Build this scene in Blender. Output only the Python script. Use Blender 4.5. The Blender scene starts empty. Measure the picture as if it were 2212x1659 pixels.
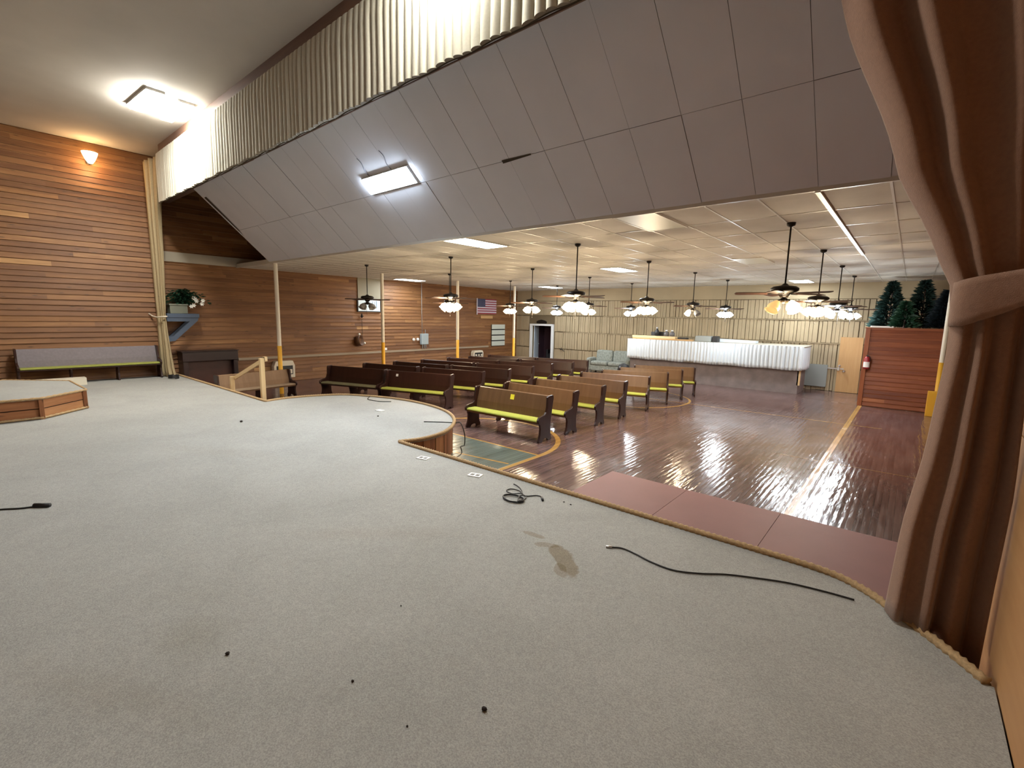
import bpy, math, random
from math import sin, cos, pi, radians, sqrt, atan2
from mathutils import Vector, Matrix
random.seed(7)
SC = bpy.context.scene
COL = SC.collection
V = Vector

# ---------------------------------------------------------------- camera
yw, pt, rl = radians(40.133), radians(-8.17), radians(1.122)
fw = V((-sin(yw)*cos(pt), cos(yw)*cos(pt), sin(pt)))
ri = fw.cross(V((0, 0, 1))).normalized(); up = ri.cross(fw)
R2 = ri*cos(rl) + up*sin(rl); U2 = -ri*sin(rl) + up*cos(rl)
cam = bpy.data.objects.new('camera', bpy.data.cameras.new('camera'))
COL.objects.link(cam); SC.camera = cam
cam.data.sensor_fit = 'HORIZONTAL'; cam.data.sensor_width = 36
cam.data.lens = 1014.394/2212*36
cam.data.clip_start = 0.05; cam.data.clip_end = 100
cam.matrix_world = Matrix(((R2.x, U2.x, -fw.x, 0), (R2.y, U2.y, -fw.y, 0), (R2.z, U2.z, -fw.z, 2.4625), (0, 0, 0, 1)))
# ---------------------------------------------------------------- world, exposure
w = bpy.data.worlds.new('world'); SC.world = w; w.use_nodes = True
w.node_tree.nodes['Background'].inputs[0].default_value = (.55, .55, .6, 1)
w.node_tree.nodes['Background'].inputs[1].default_value = 0.02
SC.view_settings.view_transform = 'Standard'; SC.view_settings.look = 'None'
SC.view_settings.exposure = 0.6; SC.view_settings.gamma = 1.0; SC.view_settings.use_curve_mapping = False
SC.cycles.use_denoising = True
SC.cycles.max_bounces = 8; SC.cycles.diffuse_bounces = 5; SC.cycles.glossy_bounces = 3
SC.cycles.sample_clamp_indirect = 4.0
WARM = (1.0, .79, .54); COOL = (.82, .92, 1.0)
FAN_W, PANEL_E, SLOPE_E, STAGE_E, SCONCE_W = 80.0, 34.0, 70.0, 115.0, 18.0

# ---------------------------------------------------------------- dimensions (hall floor z = 0)
ST, CE, SCE = .525, 3.876, 6.76
XL, XR, YF, YE, CX = -16.98, 3.2, 20.46, 4.24, -14.475

# ---------------------------------------------------------------- mesh builder
class MB:
    def __init__(s): s.v = []; s.f = []; s.m = []; s.uv = []; s.t = []
    def face(s, pts, m=0, uv=None, t=.5):
        b = len(s.v); s.v += [tuple(p) for p in pts]; s.f.append(tuple(range(b, b+len(pts))))
        s.m.append(m); s.uv.append(uv or [(p[0]+p[2]*.37, p[1]+p[2]*.61) for p in pts]); s.t.append(t)
    def grid(s, rows, m=0, t=.5, cu=False, cv=False):
        b = len(s.v); nr, nc = len(rows), len(rows[0])
        for r in rows: s.v += [tuple(p) for p in r]
        for i in range(nr if cu else nr-1):
            for j in range(nc if cv else nc-1):
                i2, j2 = (i+1) % nr, (j+1) % nc
                s.f.append((b+i*nc+j, b+i*nc+j2, b+i2*nc+j2, b+i2*nc+j)); s.m.append(m)
                s.uv.append([(j/nc, i/nr), ((j+1)/nc, i/nr), ((j+1)/nc, (i+1)/nr), (j/nc, (i+1)/nr)]); s.t.append(t)
    def box(s, a, b, m=0, t=.5, M=None):
        x0, y0, z0 = a; x1, y1, z1 = b
        c = [V((x0,y0,z0)),V((x1,y0,z0)),V((x1,y1,z0)),V((x0,y1,z0)),V((x0,y0,z1)),V((x1,y0,z1)),V((x1,y1,z1)),V((x0,y1,z1))]
        if M is not None: c = [M @ p for p in c]
        d = (x1-x0, y1-y0, z1-z0); long = max(range(3), key=lambda i: abs(d[i]))
        o = random.random()*20
        cc = [(x0,y0,z0),(x1,y0,z0),(x1,y1,z0),(x0,y1,z0),(x0,y0,z1),(x1,y0,z1),(x1,y1,z1),(x0,y1,z1)]
        for q in ((0,3,2,1),(4,5,6,7),(0,1,5,4),(2,3,7,6),(1,2,6,5),(3,0,4,7)):
            uv = []
            for i in q:
                p = cc[i]; oth = [p[k] for k in range(3) if k != long]
                uv.append((p[long], oth[0]+oth[1]+o))
            s.face([c[i] for i in q], m, uv, t)
    def prism(s, poly, axis, a, b, m=0, t=.5, M=None):
        """poly: 2-D outline in the plane normal to axis; a..b along axis"""
        def P(p, h):
            q = V((h, p[0], p[1])) if axis == 0 else (V((p[0], h, p[1])) if axis == 1 else V((p[0], p[1], h)))
            return M @ q if M is not None else q
        lo = [P(p, a) for p in poly]; hi = [P(p, b) for p in poly]
        uvp = [(p[1], p[0]) for p in poly]
        s.face(lo[::-1], m, uvp[::-1], t); s.face(hi, m, uvp, t)
        n = len(poly)
        for i in range(n):
            j = (i+1) % n; s.face([lo[i], lo[j], hi[j], hi[i]], m, [(uvp[i][0], a), (uvp[j][0], a), (uvp[j][0], b), (uvp[i][0], b)], t)
    def lathe(s, prof, c=(0,0,0), n=16, m=0, M=None):
        rows = []
        for r, z in prof:
            row = [V((c[0]+r*cos(2*pi*k/n), c[1]+r*sin(2*pi*k/n), c[2]+z)) for k in range(n)]
            rows.append([M @ p for p in row] if M is not None else row)
        s.grid(rows, m, cv=True)
    def tube(s, pts, r, n=8, m=0, lobes=0, pitch=.1, lobe=.28, closed=False, cap=True):
        pts = [V(p) for p in pts]; N = len(pts); rows = []; dist = 0; prev = None
        for i, p in enumerate(pts):
            a = pts[i-1] if (i or closed) else p; b = pts[(i+1) % N] if (i < N-1 or closed) else p
            tg = (b-a).normalized()
            if prev is None:
                x = tg.cross(V((0, 0, 1)));
                if x.length < .05: x = tg.cross(V((0, 1, 0)))
                x.normalize()
            else: x = (prev - tg*prev.dot(tg)).normalized()
            prev = x; y = tg.cross(x)
            if i: dist += (p-pts[i-1]).length
            rr = r(i/(N-1)) if callable(r) else r
            row = []
            for k in range(n):
                an = 2*pi*k/n
                q = rr*(1 + lobe*(abs(cos(lobes*.5*(an - dist*2*pi/pitch))) - .7)) if lobes else rr
                row.append(p + x*(q*cos(an)) + y*(q*sin(an)))
            rows.append(row)
        s.grid(rows, m, cu=closed, cv=True)
        if cap and not closed:
            s.face(rows[0][::-1], m); s.face(rows[-1], m)
    def build(s, name, mats, parent=None, smooth=False, solid=0, bevel=0, loc=None):
        me = bpy.data.meshes.new(name); me.from_pydata(s.v, [], s.f)
        ml = mats if isinstance(mats, (list, tuple)) else [mats]
        for q in ml: me.materials.append(q)
        ul = me.uv_layers.new(name='UVMap')
        at = me.attributes.new('tint', 'FLOAT', 'FACE')
        flat = []
        for q in s.uv:
            for uvp in q: flat += [uvp[0], uvp[1]]
        ul.data.foreach_set('uv', flat)
        at.data.foreach_set('value', s.t)
        me.polygons.foreach_set('material_index', s.m)
        if smooth: me.polygons.foreach_set('use_smooth', [True]*len(s.f))
        me.update()
        if not smooth or solid == 0:
            import bmesh
            bm = bmesh.new(); bm.from_mesh(me); bmesh.ops.remove_doubles(bm, verts=bm.verts, dist=1e-5)
            bmesh.ops.recalc_face_normals(bm, faces=bm.faces) if s.closed_ok else None
            bm.to_mesh(me); bm.free()
        o = bpy.data.objects.new(name, me); COL.objects.link(o)
        if parent is not None: o.parent = parent
        if loc is not None: o.location = loc
        if smooth and not solid:
            pass
        if solid:
            md = o.modifiers.new('thickness', 'SOLIDIFY'); md.thickness = solid; md.offset = 0
        if bevel:
            md = o.modifiers.new('edge', 'BEVEL'); md.width = bevel; md.segments = 2; md.limit_method = 'ANGLE'
        return o
    closed_ok = True

def rotz(a, loc=(0, 0, 0)): return Matrix.Translation(V(loc)) @ Matrix.Rotation(a, 4, 'Z')
def tag(o, label, cat, group=None, kind=None):
    o['label'] = label; o['category'] = cat
    if group: o['group'] = group
    if kind: o['kind'] = kind
    return o
def struct(o):
    o['kind'] = 'structure'; return o
def empty(name, loc, rz=0):
    o = bpy.data.objects.new(name, None); COL.objects.link(o); o.location = loc; o.rotation_euler.z = rz
    o.empty_display_size = .1; return o
def children(o): return [c for c in bpy.data.objects if c.parent == o]
def copy_tree(o, parent=None):
    c = o.copy(); COL.objects.link(c); c.parent = parent
    for ch in children(o): copy_tree(ch, c)
    return c
def spline(pts, n=8, closed=False):
    pts = [V(p) for p in pts]; N = len(pts); out = []
    for i in range(N if closed else N-1):
        g = lambda k: pts[k % N] if closed else pts[max(0, min(N-1, k))]
        p0, p1, p2, p3 = g(i-1), g(i), g(i+1), g(i+2)
        for k in range(n):
            t = k/n
            out.append(.5*((2*p1)+(p2-p0)*t+(2*p0-5*p1+4*p2-p3)*t*t+(3*p1-p0-3*p2+p3)*t**3))
    if not closed: out.append(pts[-1])
    return out
def resample(pts, step, closed=False):
    out = [V(pts[0])]; acc = 0; q = list(pts)+([pts[0]] if closed else [])
    for a, b in zip(q, q[1:]):
        a = V(a); b = V(b); L = (b-a).length; d = step-acc
        while d <= L: out.append(a+(b-a)*(d/L)); d += step
        acc = L-(d-step)
    return out
def interp(x, xs, ys):
    if x <= xs[0]: return ys[0]
    for i in range(1, len(xs)):
        if x <= xs[i]:
            t = (x-xs[i-1])/(xs[i]-xs[i-1]); t2 = t*t*(3-2*t)*.4+t*.6
            return ys[i-1]+(ys[i]-ys[i-1])*t2
    return ys[-1]

# ---------------------------------------------------------------- materials
def mat(name, col, rough=.6, spec=.5, metal=0, emit=None, est=0, bump=None, noise=None, sheen=0, sample_emit=True):
    m = bpy.data.materials.new(name); m.use_nodes = True; nt = m.node_tree; b = nt.nodes['Principled BSDF']
    b.inputs['Base Color'].default_value = (*col, 1); b.inputs['Roughness'].default_value = rough
    b.inputs['Specular IOR Level'].default_value = spec; b.inputs['Metallic'].default_value = metal
    if sheen: b.inputs['Sheen Weight'].default_value = sheen
    if emit: b.inputs['Emission Color'].default_value = (*emit, 1); b.inputs['Emission Strength'].default_value = est
    tc = nt.nodes.new('ShaderNodeTexCoord')
    if noise:
        sc, amt = noise
        n = nt.nodes.new('ShaderNodeTexNoise'); n.inputs['Scale'].default_value = sc; n.inputs['Detail'].default_value = 6
        nt.links.new(tc.outputs['Object'], n.inputs['Vector'])
        mr = nt.nodes.new('ShaderNodeMapRange'); mr.inputs[1].default_value = .25; mr.inputs[2].default_value = .75
        mr.inputs[3].default_value = 1-amt; mr.inputs[4].default_value = 1+amt
        nt.links.new(n.outputs['Fac'], mr.inputs[0])
        mx = nt.nodes.new('ShaderNodeVectorMath'); mx.operation = 'SCALE'; mx.inputs[0].default_value = col
        nt.links.new(mr.outputs[0], mx.inputs['Scale']); nt.links.new(mx.outputs[0], b.inputs['Base Color'])
    if bump:
        sc, st = bump
        n = nt.nodes.new('ShaderNodeTexNoise'); n.inputs['Scale'].default_value = sc; n.inputs['Detail'].default_value = 3
        nt.links.new(tc.outputs['Object'], n.inputs['Vector'])
        bp = nt.nodes.new('ShaderNodeBump'); bp.inputs['Strength'].default_value = st; bp.inputs['Distance'].default_value = .01
        nt.links.new(n.outputs['Fac'], bp.inputs['Height']); nt.links.new(bp.outputs[0], b.inputs['Normal'])
    if emit and not sample_emit: m.cycles.emission_sampling = 'NONE'
    return m

def wood(name, dark, mid, light, rough=.55, grain=1.0, knots=True, spec=.4, tint=True):
    """boards: UV x runs along the grain in metres, face attribute tint picks the board's own shade"""
    m = bpy.data.materials.new(name); m.use_nodes = True; nt = m.node_tree; N = nt.nodes; Lk = nt.links; b = N['Principled BSDF']
    b.inputs['Roughness'].default_value = rough; b.inputs['Specular IOR Level'].default_value = spec
    at = N.new('ShaderNodeAttribute'); at.attribute_name = 'tint'
    uv = N.new('ShaderNodeUVMap'); uv.uv_map = 'UVMap'
    mp = N.new('ShaderNodeMapping'); mp.inputs['Scale'].default_value = (1.1, 26*grain, 1); Lk.new(uv.outputs[0], mp.inputs[0])
    n1 = N.new('ShaderNodeTexNoise'); n1.inputs['Scale'].default_value = 2.2; n1.inputs['Detail'].default_value = 5; n1.inputs['Distortion'].default_value = .6
    Lk.new(mp.outputs[0], n1.inputs['Vector'])
    mp2 = N.new('ShaderNodeMapping'); mp2.inputs['Scale'].default_value = (.5, 5, 1); Lk.new(uv.outputs[0], mp2.inputs[0])
    n2 = N.new('ShaderNodeTexNoise'); n2.inputs['Scale'].default_value = 2.0; n2.inputs['Detail'].default_value = 3; Lk.new(mp2.outputs[0], n2.inputs['Vector'])
    a = N.new('ShaderNodeMath'); a.operation = 'MULTIPLY_ADD'; Lk.new(n1.outputs['Fac'], a.inputs[0]); a.inputs[1].default_value = .35
    Lk.new(at.outputs['Fac'], a.inputs[2])
    c = N.new('ShaderNodeMath'); c.operation = 'MULTIPLY_ADD'; Lk.new(n2.outputs['Fac'], c.inputs[0]); c.inputs[1].default_value = .7; Lk.new(a.outputs[0], c.inputs[2])
    d = N.new('ShaderNodeMath'); d.operation = 'SUBTRACT'; Lk.new(c.outputs[0], d.inputs[0]); d.inputs[1].default_value = .52
    r = N.new('ShaderNodeValToRGB'); e = r.color_ramp.elements
    e[0].position = .05; e[0].color = (*dark, 1); e[1].position = .95; e[1].color = (*light, 1)
    q = r.color_ramp.elements.new(.5); q.color = (*mid, 1)
    Lk.new(d.outputs[0], r.inputs[0]); out = r.outputs[0]
    if knots:
        mp3 = N.new('ShaderNodeMapping'); mp3.inputs['Scale'].default_value = (2.2, 7, 1); Lk.new(uv.outputs[0], mp3.inputs[0])
        vo = N.new('ShaderNodeTexVoronoi'); vo.inputs['Scale'].default_value = 1.0; Lk.new(mp3.outputs[0], vo.inputs['Vector'])
        kr = N.new('ShaderNodeMapRange'); kr.inputs[1].default_value = .05; kr.inputs[2].default_value = .16; kr.inputs[3].default_value = .45; kr.inputs[4].default_value = 1
        Lk.new(vo.outputs['Distance'], kr.inputs[0])
        mx = N.new('ShaderNodeVectorMath'); mx.operation = 'SCALE'; Lk.new(out, mx.inputs[0]); Lk.new(kr.outputs[0], mx.inputs['Scale']); out = mx.outputs[0]
    Lk.new(out, b.inputs['Base Color'])
    bp = N.new('ShaderNodeBump'); bp.inputs['Strength'].default_value = .15; bp.inputs['Distance'].default_value = .004
    Lk.new(n1.outputs['Fac'], bp.inputs['Height']); Lk.new(bp.outputs[0], b.inputs['Normal'])
    return m

M = {}
M['pine'] = wood('pine_boards', (.15, .062, .022), (.275, .128, .046), (.60, .35, .14))
M['pine_red'] = wood('red_pine_boards', (.16, .04, .016), (.30, .09, .034), (.5, .2, .08), knots=False)
M['pine_stage'] = wood('stage_side_boards', (.20, .07, .025), (.36, .15, .055), (.6, .32, .14))
M['ply'] = wood('plywood', (.42, .24, .10), (.52, .31, .13), (.6, .38, .18), grain=.3, knots=False)
M['ply_orange'] = wood('plywood_orange', (.28, .135, .05), (.36, .18, .07), (.44, .24, .1), grain=.3, knots=False)
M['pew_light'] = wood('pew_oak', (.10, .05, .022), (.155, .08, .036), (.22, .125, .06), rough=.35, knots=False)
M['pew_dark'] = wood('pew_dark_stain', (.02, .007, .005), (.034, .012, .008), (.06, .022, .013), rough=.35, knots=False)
M['pew_end'] = wood('pew_end_stain', (.016, .006, .005), (.03, .011, .008), (.05, .02, .012), rough=.32, knots=False)
M['lumber'] = wood('pale_lumber', (.6, .42, .2), (.72, .53, .28), (.8, .63, .38), knots=False)
M['header'] = wood('header_board', (.1, .06, .045), (.15, .085, .06), (.22, .13, .08), knots=False)
M['joint'] = mat('board_joint_painted_shade', (.03, .012, .006), .9)  # seam shadow under the lap boards, put into the colour of the gaps
M['beige'] = mat('beige_paint', (.42, .38, .3), .7)
M['fartan'] = mat('tan_fibre_panel', (.38, .30, .185), .85, noise=(.8, .16), bump=(60, .2))
M['farback'] = mat('dark_gap', (.05, .035, .02), .9)
M['slatback'] = mat('brown_slat_gap', (.15, .11, .06), .9)
M['stageceil'] = mat('stage_ceiling_paint', (.54, .50, .45), .8, noise=(1.5, .05))
M['slope'] = mat('grey_soffit_board', (.66, .655, .69), .75, noise=(1.2, .05))
M['slopegap'] = mat('soffit_joint', (.42, .41, .43), .8)
M['tile'] = mat('ceiling_tile', (.56, .515, .44), .8, noise=(3, .06), bump=(90, .2))
M['tbar'] = mat('grid_bar', (.6, .56, .48), .35)
M['white'] = mat('white_paint', (.78, .8, .8), .5)
M['cream'] = mat('cream_paint', (.74, .68, .55), .5)
M['yellow'] = mat('yellow_paint', (.75, .40, .03), .5)
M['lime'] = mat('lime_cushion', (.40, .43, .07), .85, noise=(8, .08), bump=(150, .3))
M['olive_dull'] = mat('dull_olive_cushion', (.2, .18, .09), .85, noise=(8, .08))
M['olive'] = mat('olive_cushion', (.27, .29, .06), .85, noise=(8, .08))
M['mauvecloth'] = mat('grey_mauve_backing', (.2, .175, .19), .8, noise=(20, .1))
M['black'] = mat('black_rubber', (.012, .012, .014), .5)
M['darkmetal'] = mat('dark_bronze', (.02, .016, .013), .4, metal=.6)
M['blade'] = wood('fan_blade_wood', (.06, .03, .018), (.10, .05, .03), (.15, .08, .045), knots=False)
M['silver'] = mat('silver_metal', (.6, .6, .6), .35, metal=.9)
M['greybox'] = mat('grey_enamel', (.36, .44, .47), .5)
M['slate'] = mat('slate_blue_paint', (.06, .085, .13), .6)
M['planter'] = mat('grey_planter', (.16, .17, .13), .7)
M['leaf'] = mat('plant_green', (.01, .055, .025), .6, noise=(12, .4))
M['needle'] = mat('tree_needles', (.004, .026, .02), .7, noise=(9, .5))
M['needle_b'] = mat('tree_needles_blue', (.008, .02, .03), .7, noise=(9, .5))
M['petal'] = mat('white_petal', (.8, .8, .74), .6)
M['piano'] = mat('dark_varnish', (.025, .012, .012), .35, noise=(3, .3))
M['piano2'] = mat('dark_brown_varnish', (.055, .018, .012), .45, noise=(3, .3))
M['rope'] = mat('jute_rope', (.42, .28, .14), .9, noise=(60, .25))
M['maroon'] = mat('maroon_sheet', (.27, .125, .125), .6, noise=(2.5, .06), bump=(120, .1))
M['skirt'] = mat('white_skirting_cloth', (.66, .71, .74), .75)
M['counter'] = mat('grey_counter_front', (.21, .175, .17), .8, noise=(3.5, .22))
M['sofa'] = mat('sage_upholstery', (.25, .275, .25), .9, noise=(14, .35))
M['greenboard'] = mat('grey_green_board', (.26, .27, .25), .7)
M['red'] = mat('extinguisher_red', (.3, .015, .02), .4)
M['purple'] = mat('dim_mauve_paint', (.16, .085, .12), .8)
M['navy'] = mat('dark_blue_cloth', (.02, .028, .06), .9)
M['paper'] = mat('white_plate', (.85, .85, .83), .5)
M['note'] = mat('yellow_note', (.9, .75, .03), .7)
M['dirt'] = mat('dark_crumb', (.02, .013, .01), .9)
M['signwhite'] = mat('letter_board', (.55, .58, .5), .6)
M['flagred'] = mat('flag_red', (.3, .05, .07), .8); M['flagwhite'] = mat('flag_white', (.6, .55, .6), .8); M['flagblue'] = mat('flag_blue', (.02, .03, .09), .8)
M['glass_off'] = mat('unlit_glass', (.25, .24, .22), .3)
M['glass_warm'] = mat('amber_glass', (.8, .55, .25), .3, emit=(1, .62, .22), est=.55, sample_emit=False)
M['lit_warm'] = mat('lit_warm_glass', (1, .9, .7), .3, emit=(1, .84, .55), est=11, sample_emit=False)
M['lit_cool'] = mat('lit_cool_glass', (1, 1, 1), .3, emit=(.85, .94, 1), est=11, sample_emit=False)
M['panel_on'] = mat('lit_diffuser', (1, 1, 1), .5, emit=COOL, est=PANEL_E)
M['slope_on'] = mat('lit_tube_lens', (1, 1, 1), .5, emit=(.72, .85, 1), est=SLOPE_E)
M['stage_on'] = mat('lit_stage_lens', (1, 1, 1), .5, emit=(1, .97, .88), est=STAGE_E)
M['panel_off'] = mat('unlit_diffuser', (.55, .53, .42), .4)
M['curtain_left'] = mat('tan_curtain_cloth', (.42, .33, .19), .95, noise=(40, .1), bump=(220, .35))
M['curtain'] = mat('tan_cloth_painted_shade', (.25, .135, .085), .95, noise=(40, .10), bump=(220, .35), sheen=.2)  # same tan cloth, darker and redder: the right curtain's shade put into its colour
M['valance'] = mat('pale_stage_cloth', (.50, .475, .39), .9, noise=(40, .06), bump=(220, .3))
M['lining'] = mat('curtain_lining', (.16, .13, .09), .9)

def carpet_mat():
    m = bpy.data.materials.new('stage_carpet'); m.use_nodes = True; nt = m.node_tree; N = nt.nodes; Lk = nt.links; b = N['Principled BSDF']
    b.inputs['Roughness'].default_value = .95; b.inputs['Specular IOR Level'].default_value = .1
    tc = N.new('ShaderNodeNewGeometry')
    def noise(s, d=4, dist=0):
        n = N.new('ShaderNodeTexNoise'); n.inputs['Scale'].default_value = s; n.inputs['Detail'].default_value = d; n.inputs['Distortion'].default_value = dist
        Lk.new(tc.outputs['Position'], n.inputs['Vector']); return n
    fine = noise(140, 2); med = noise(22, 5); big = noise(1.1, 4, .5)
    def mr(src, a0, a1, b0, b1):
        q = N.new('ShaderNodeMapRange'); q.inputs[1].default_value = a0; q.inputs[2].default_value = a1; q.inputs[3].default_value = b0; q.inputs[4].default_value = b1
        Lk.new(src, q.inputs[0]); return q.outputs[0]
    def mul(a, c):
        q = N.new('ShaderNodeMath'); q.operation = 'MULTIPLY'; Lk.new(a, q.inputs[0]); Lk.new(c, q.inputs[1]); return q.outputs[0]
    s = mul(mul(mr(fine.outputs['Fac'], .3, .7, .8, 1.18), mr(med.outputs['Fac'], .3, .7, .95, 1.04)), mr(big.outputs['Fac'], .3, .7, .93, 1.05))
    sc = N.new('ShaderNodeVectorMath'); sc.operation = 'SCALE'; sc.inputs[0].default_value = (.37, .37, .348); Lk.new(s, sc.inputs['Scale'])
    out = sc.outputs[0]
    # stains with their own outlines: centre, radii, rotation, colour, strength
    wob = noise(7, 4)
    for (cx, cy, rx, ry, rz, colr, st) in (
        (-1.98, 3.03, .10, .27, .95, (.62, .52, .38), .75), (-2.40, 3.19, .15, .04, .1, (.66, .57, .45), .6), (-2.20, 3.12, .11, .05, .5, (.66, .57, .45), .55),
        (-1.89, 2.86, .05, .12, .8, (.66, .57, .45), .55),
        (-3.4, 2.3, .75, .12, .75, (.78, .66, .58), .35), (-3.1, .75, .22, .16, .3, (.66, .62, .52), .45), (-2.95, .32, .6, .11, .45, (.72, .64, .56), .45),
        (-7.2, 2.2, .9, .16, .5, (.8, .74, .66), .4), (-3.6, .9, .3, .12, .6, (.8, .78, .72), .3), (-8.6, 3.2, .5, .1, .1, (.82, .8, .76), .3)):
        mp = N.new('ShaderNodeMapping'); mp.vector_type = 'TEXTURE'; mp.inputs['Location'].default_value = (cx, cy, 0); mp.inputs['Rotation'].default_value = (0, 0, rz); mp.inputs['Scale'].default_value = (rx, ry, 1)
        Lk.new(tc.outputs['Position'], mp.inputs[0])
        mz = N.new('ShaderNodeVectorMath'); mz.operation = 'MULTIPLY'; mz.inputs[1].default_value = (1, 1, 0); Lk.new(mp.outputs[0], mz.inputs[0])
        ln = N.new('ShaderNodeVectorMath'); ln.operation = 'LENGTH'; Lk.new(mz.outputs[0], ln.inputs[0])
        ad = N.new('ShaderNodeMath'); ad.operation = 'MULTIPLY_ADD'; Lk.new(wob.outputs['Fac'], ad.inputs[0]); ad.inputs[1].default_value = 1.3; Lk.new(ln.outputs['Value'], ad.inputs[2])
        f = mr(ad.outputs[0], 1.45 if st >= .55 else .9, 1.62 if st >= .55 else 2.1, st*(1 if st >= .55 else .5), 0)
        mx = N.new('ShaderNodeMix'); mx.data_type = 'RGBA'; mx.blend_type = 'MULTIPLY'; Lk.new(f, mx.inputs[0]); Lk.new(out, mx.inputs[6]); mx.inputs[7].default_value = (*colr, 1)
        out = mx.outputs[2]
    Lk.new(out, b.inputs['Base Color'])
    bp = N.new('ShaderNodeBump'); bp.inputs['Strength'].default_value = .5; bp.inputs['Distance'].default_value = .004; Lk.new(fine.outputs['Fac'], bp.inputs['Height']); Lk.new(bp.outputs[0], b.inputs['Normal'])
    return m
M['carpet'] = carpet_mat()

def floor_mat(name, c0, c1, rough=.18):
    m = bpy.data.materials.new(name); m.use_nodes = True; nt = m.node_tree; N = nt.nodes; Lk = nt.links; b = N['Principled BSDF']
    tc = N.new('ShaderNodeTexCoord')
    sx = N.new('ShaderNodeSeparateXYZ'); Lk.new(tc.outputs['Object'], sx.inputs[0])
    row = N.new('ShaderNodeMath'); row.operation = 'DIVIDE'; Lk.new(sx.outputs[0], row.inputs[0]); row.inputs[1].default_value = .075
    fl = N.new('ShaderNodeMath'); fl.operation = 'FLOOR'; Lk.new(row.outputs[0], fl.inputs[0])
    wn = N.new('ShaderNodeTexWhiteNoise'); wn.noise_dimensions = '1D'; Lk.new(fl.outputs[0], wn.inputs['W'])
    y2 = N.new('ShaderNodeMath'); y2.operation = 'MULTIPLY_ADD'; Lk.new(wn.outputs['Value'], y2.inputs[0]); y2.inputs[1].default_value = 40; Lk.new(sx.outputs[1], y2.inputs[2])
    cb = N.new('ShaderNodeCombineXYZ'); Lk.new(fl.outputs[0], cb.inputs[0]); Lk.new(y2.outputs[0], cb.inputs[1])
    mp = N.new('ShaderNodeMapping'); mp.inputs['Scale'].default_value = (3.1, .55, 1); Lk.new(cb.outputs[0], mp.inputs[0])
    n1 = N.new('ShaderNodeTexNoise'); n1.inputs['Scale'].default_value = 1; n1.inputs['Detail'].default_value = 3; Lk.new(mp.outputs[0], n1.inputs['Vector'])
    mp2 = N.new('ShaderNodeMapping'); mp2.inputs['Scale'].default_value = (30, 1.6, 1); Lk.new(tc.outputs['Object'], mp2.inputs[0])
    n2 = N.new('ShaderNodeTexNoise'); n2.inputs['Scale'].default_value = 1; n2.inputs['Detail'].default_value = 5; Lk.new(mp2.outputs[0], n2.inputs['Vector'])
    ad = N.new('ShaderNodeMath'); ad.operation = 'MULTIPLY_ADD'; Lk.new(n2.outputs['Fac'], ad.inputs[0]); ad.inputs[1].default_value = .5; Lk.new(n1.outputs['Fac'], ad.inputs[2])
    r = N.new('ShaderNodeValToRGB'); e = r.color_ramp.elements; e[0].position = .45; e[0].color = (*c0, 1); e[1].position = 1.0; e[1].color = (*c1, 1)
    Lk.new(ad.outputs[0], r.inputs[0])
    # joints between strips
    fr = N.new('ShaderNodeMath'); fr.operation = 'FRACT'; Lk.new(row.outputs[0], fr.inputs[0])
    pp = N.new('ShaderNodeMath'); pp.operation = 'PINGPONG'; Lk.new(fr.outputs[0], pp.inputs[0]); pp.inputs[1].default_value = .5
    jr = N.new('ShaderNodeMapRange'); jr.inputs[1].default_value = 0; jr.inputs[2].default_value = .06; jr.inputs[3].default_value = .5; jr.inputs[4].default_value = 1; Lk.new(pp.outputs[0], jr.inputs[0])
    mx = N.new('ShaderNodeVectorMath'); mx.operation = 'SCALE'; Lk.new(r.outputs[0], mx.inputs[0]); Lk.new(jr.outputs[0], mx.inputs['Scale'])
    Lk.new(mx.outputs[0], b.inputs['Base Color'])
    b.inputs['Specular IOR Level'].default_value = .5
    n3 = N.new('ShaderNodeTexNoise'); n3.inputs['Scale'].default_value = 1.4; n3.inputs['Detail'].default_value = 5; Lk.new(tc.outputs['Object'], n3.inputs['Vector'])
    rr = N.new('ShaderNodeMapRange'); rr.inputs[1].default_value = .3; rr.inputs[2].default_value = .7; rr.inputs[3].default_value = rough*.7; rr.inputs[4].default_value = rough*1.6
    Lk.new(n3.outputs['Fac'], rr.inputs[0]); Lk.new(rr.outputs[0], b.inputs['Roughness'])
    # cupped, uneven strips: break the highlights into streaks along the boards
    mp4 = N.new('ShaderNodeMapping'); mp4.inputs['Scale'].default_value = (13, 2.2, 1); Lk.new(tc.outputs['Object'], mp4.inputs[0])
    n4 = N.new('ShaderNodeTexNoise'); n4.inputs['Scale'].default_value = 1; n4.inputs['Detail'].default_value = 2; Lk.new(mp4.outputs[0], n4.inputs['Vector'])
    h = N.new('ShaderNodeMath'); h.operation = 'MULTIPLY_ADD'; Lk.new(pp.outputs[0], h.inputs[0]); h.inputs[1].default_value = .35; Lk.new(n4.outputs['Fac'], h.inputs[2])
    bp = N.new('ShaderNodeBump'); bp.inputs['Strength'].default_value = .5; bp.inputs['Distance'].default_value = .013; Lk.new(h.outputs[0], bp.inputs['Height']); Lk.new(bp.outputs[0], b.inputs['Normal'])
    return m
M['floor'] = floor_mat('hall_floor_boards', (.085, .046, .043), (.20, .125, .115), .13)
M['teal'] = floor_mat('teal_key_paint', (.09, .11, .095), (.16, .20, .18))
M['line'] = floor_mat('court_line_paint', (.36, .2, .055), (.55, .33, .11))
M['lineb'] = floor_mat('thin_line_paint', (.24, .14, .06), (.32, .2, .09))

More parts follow.
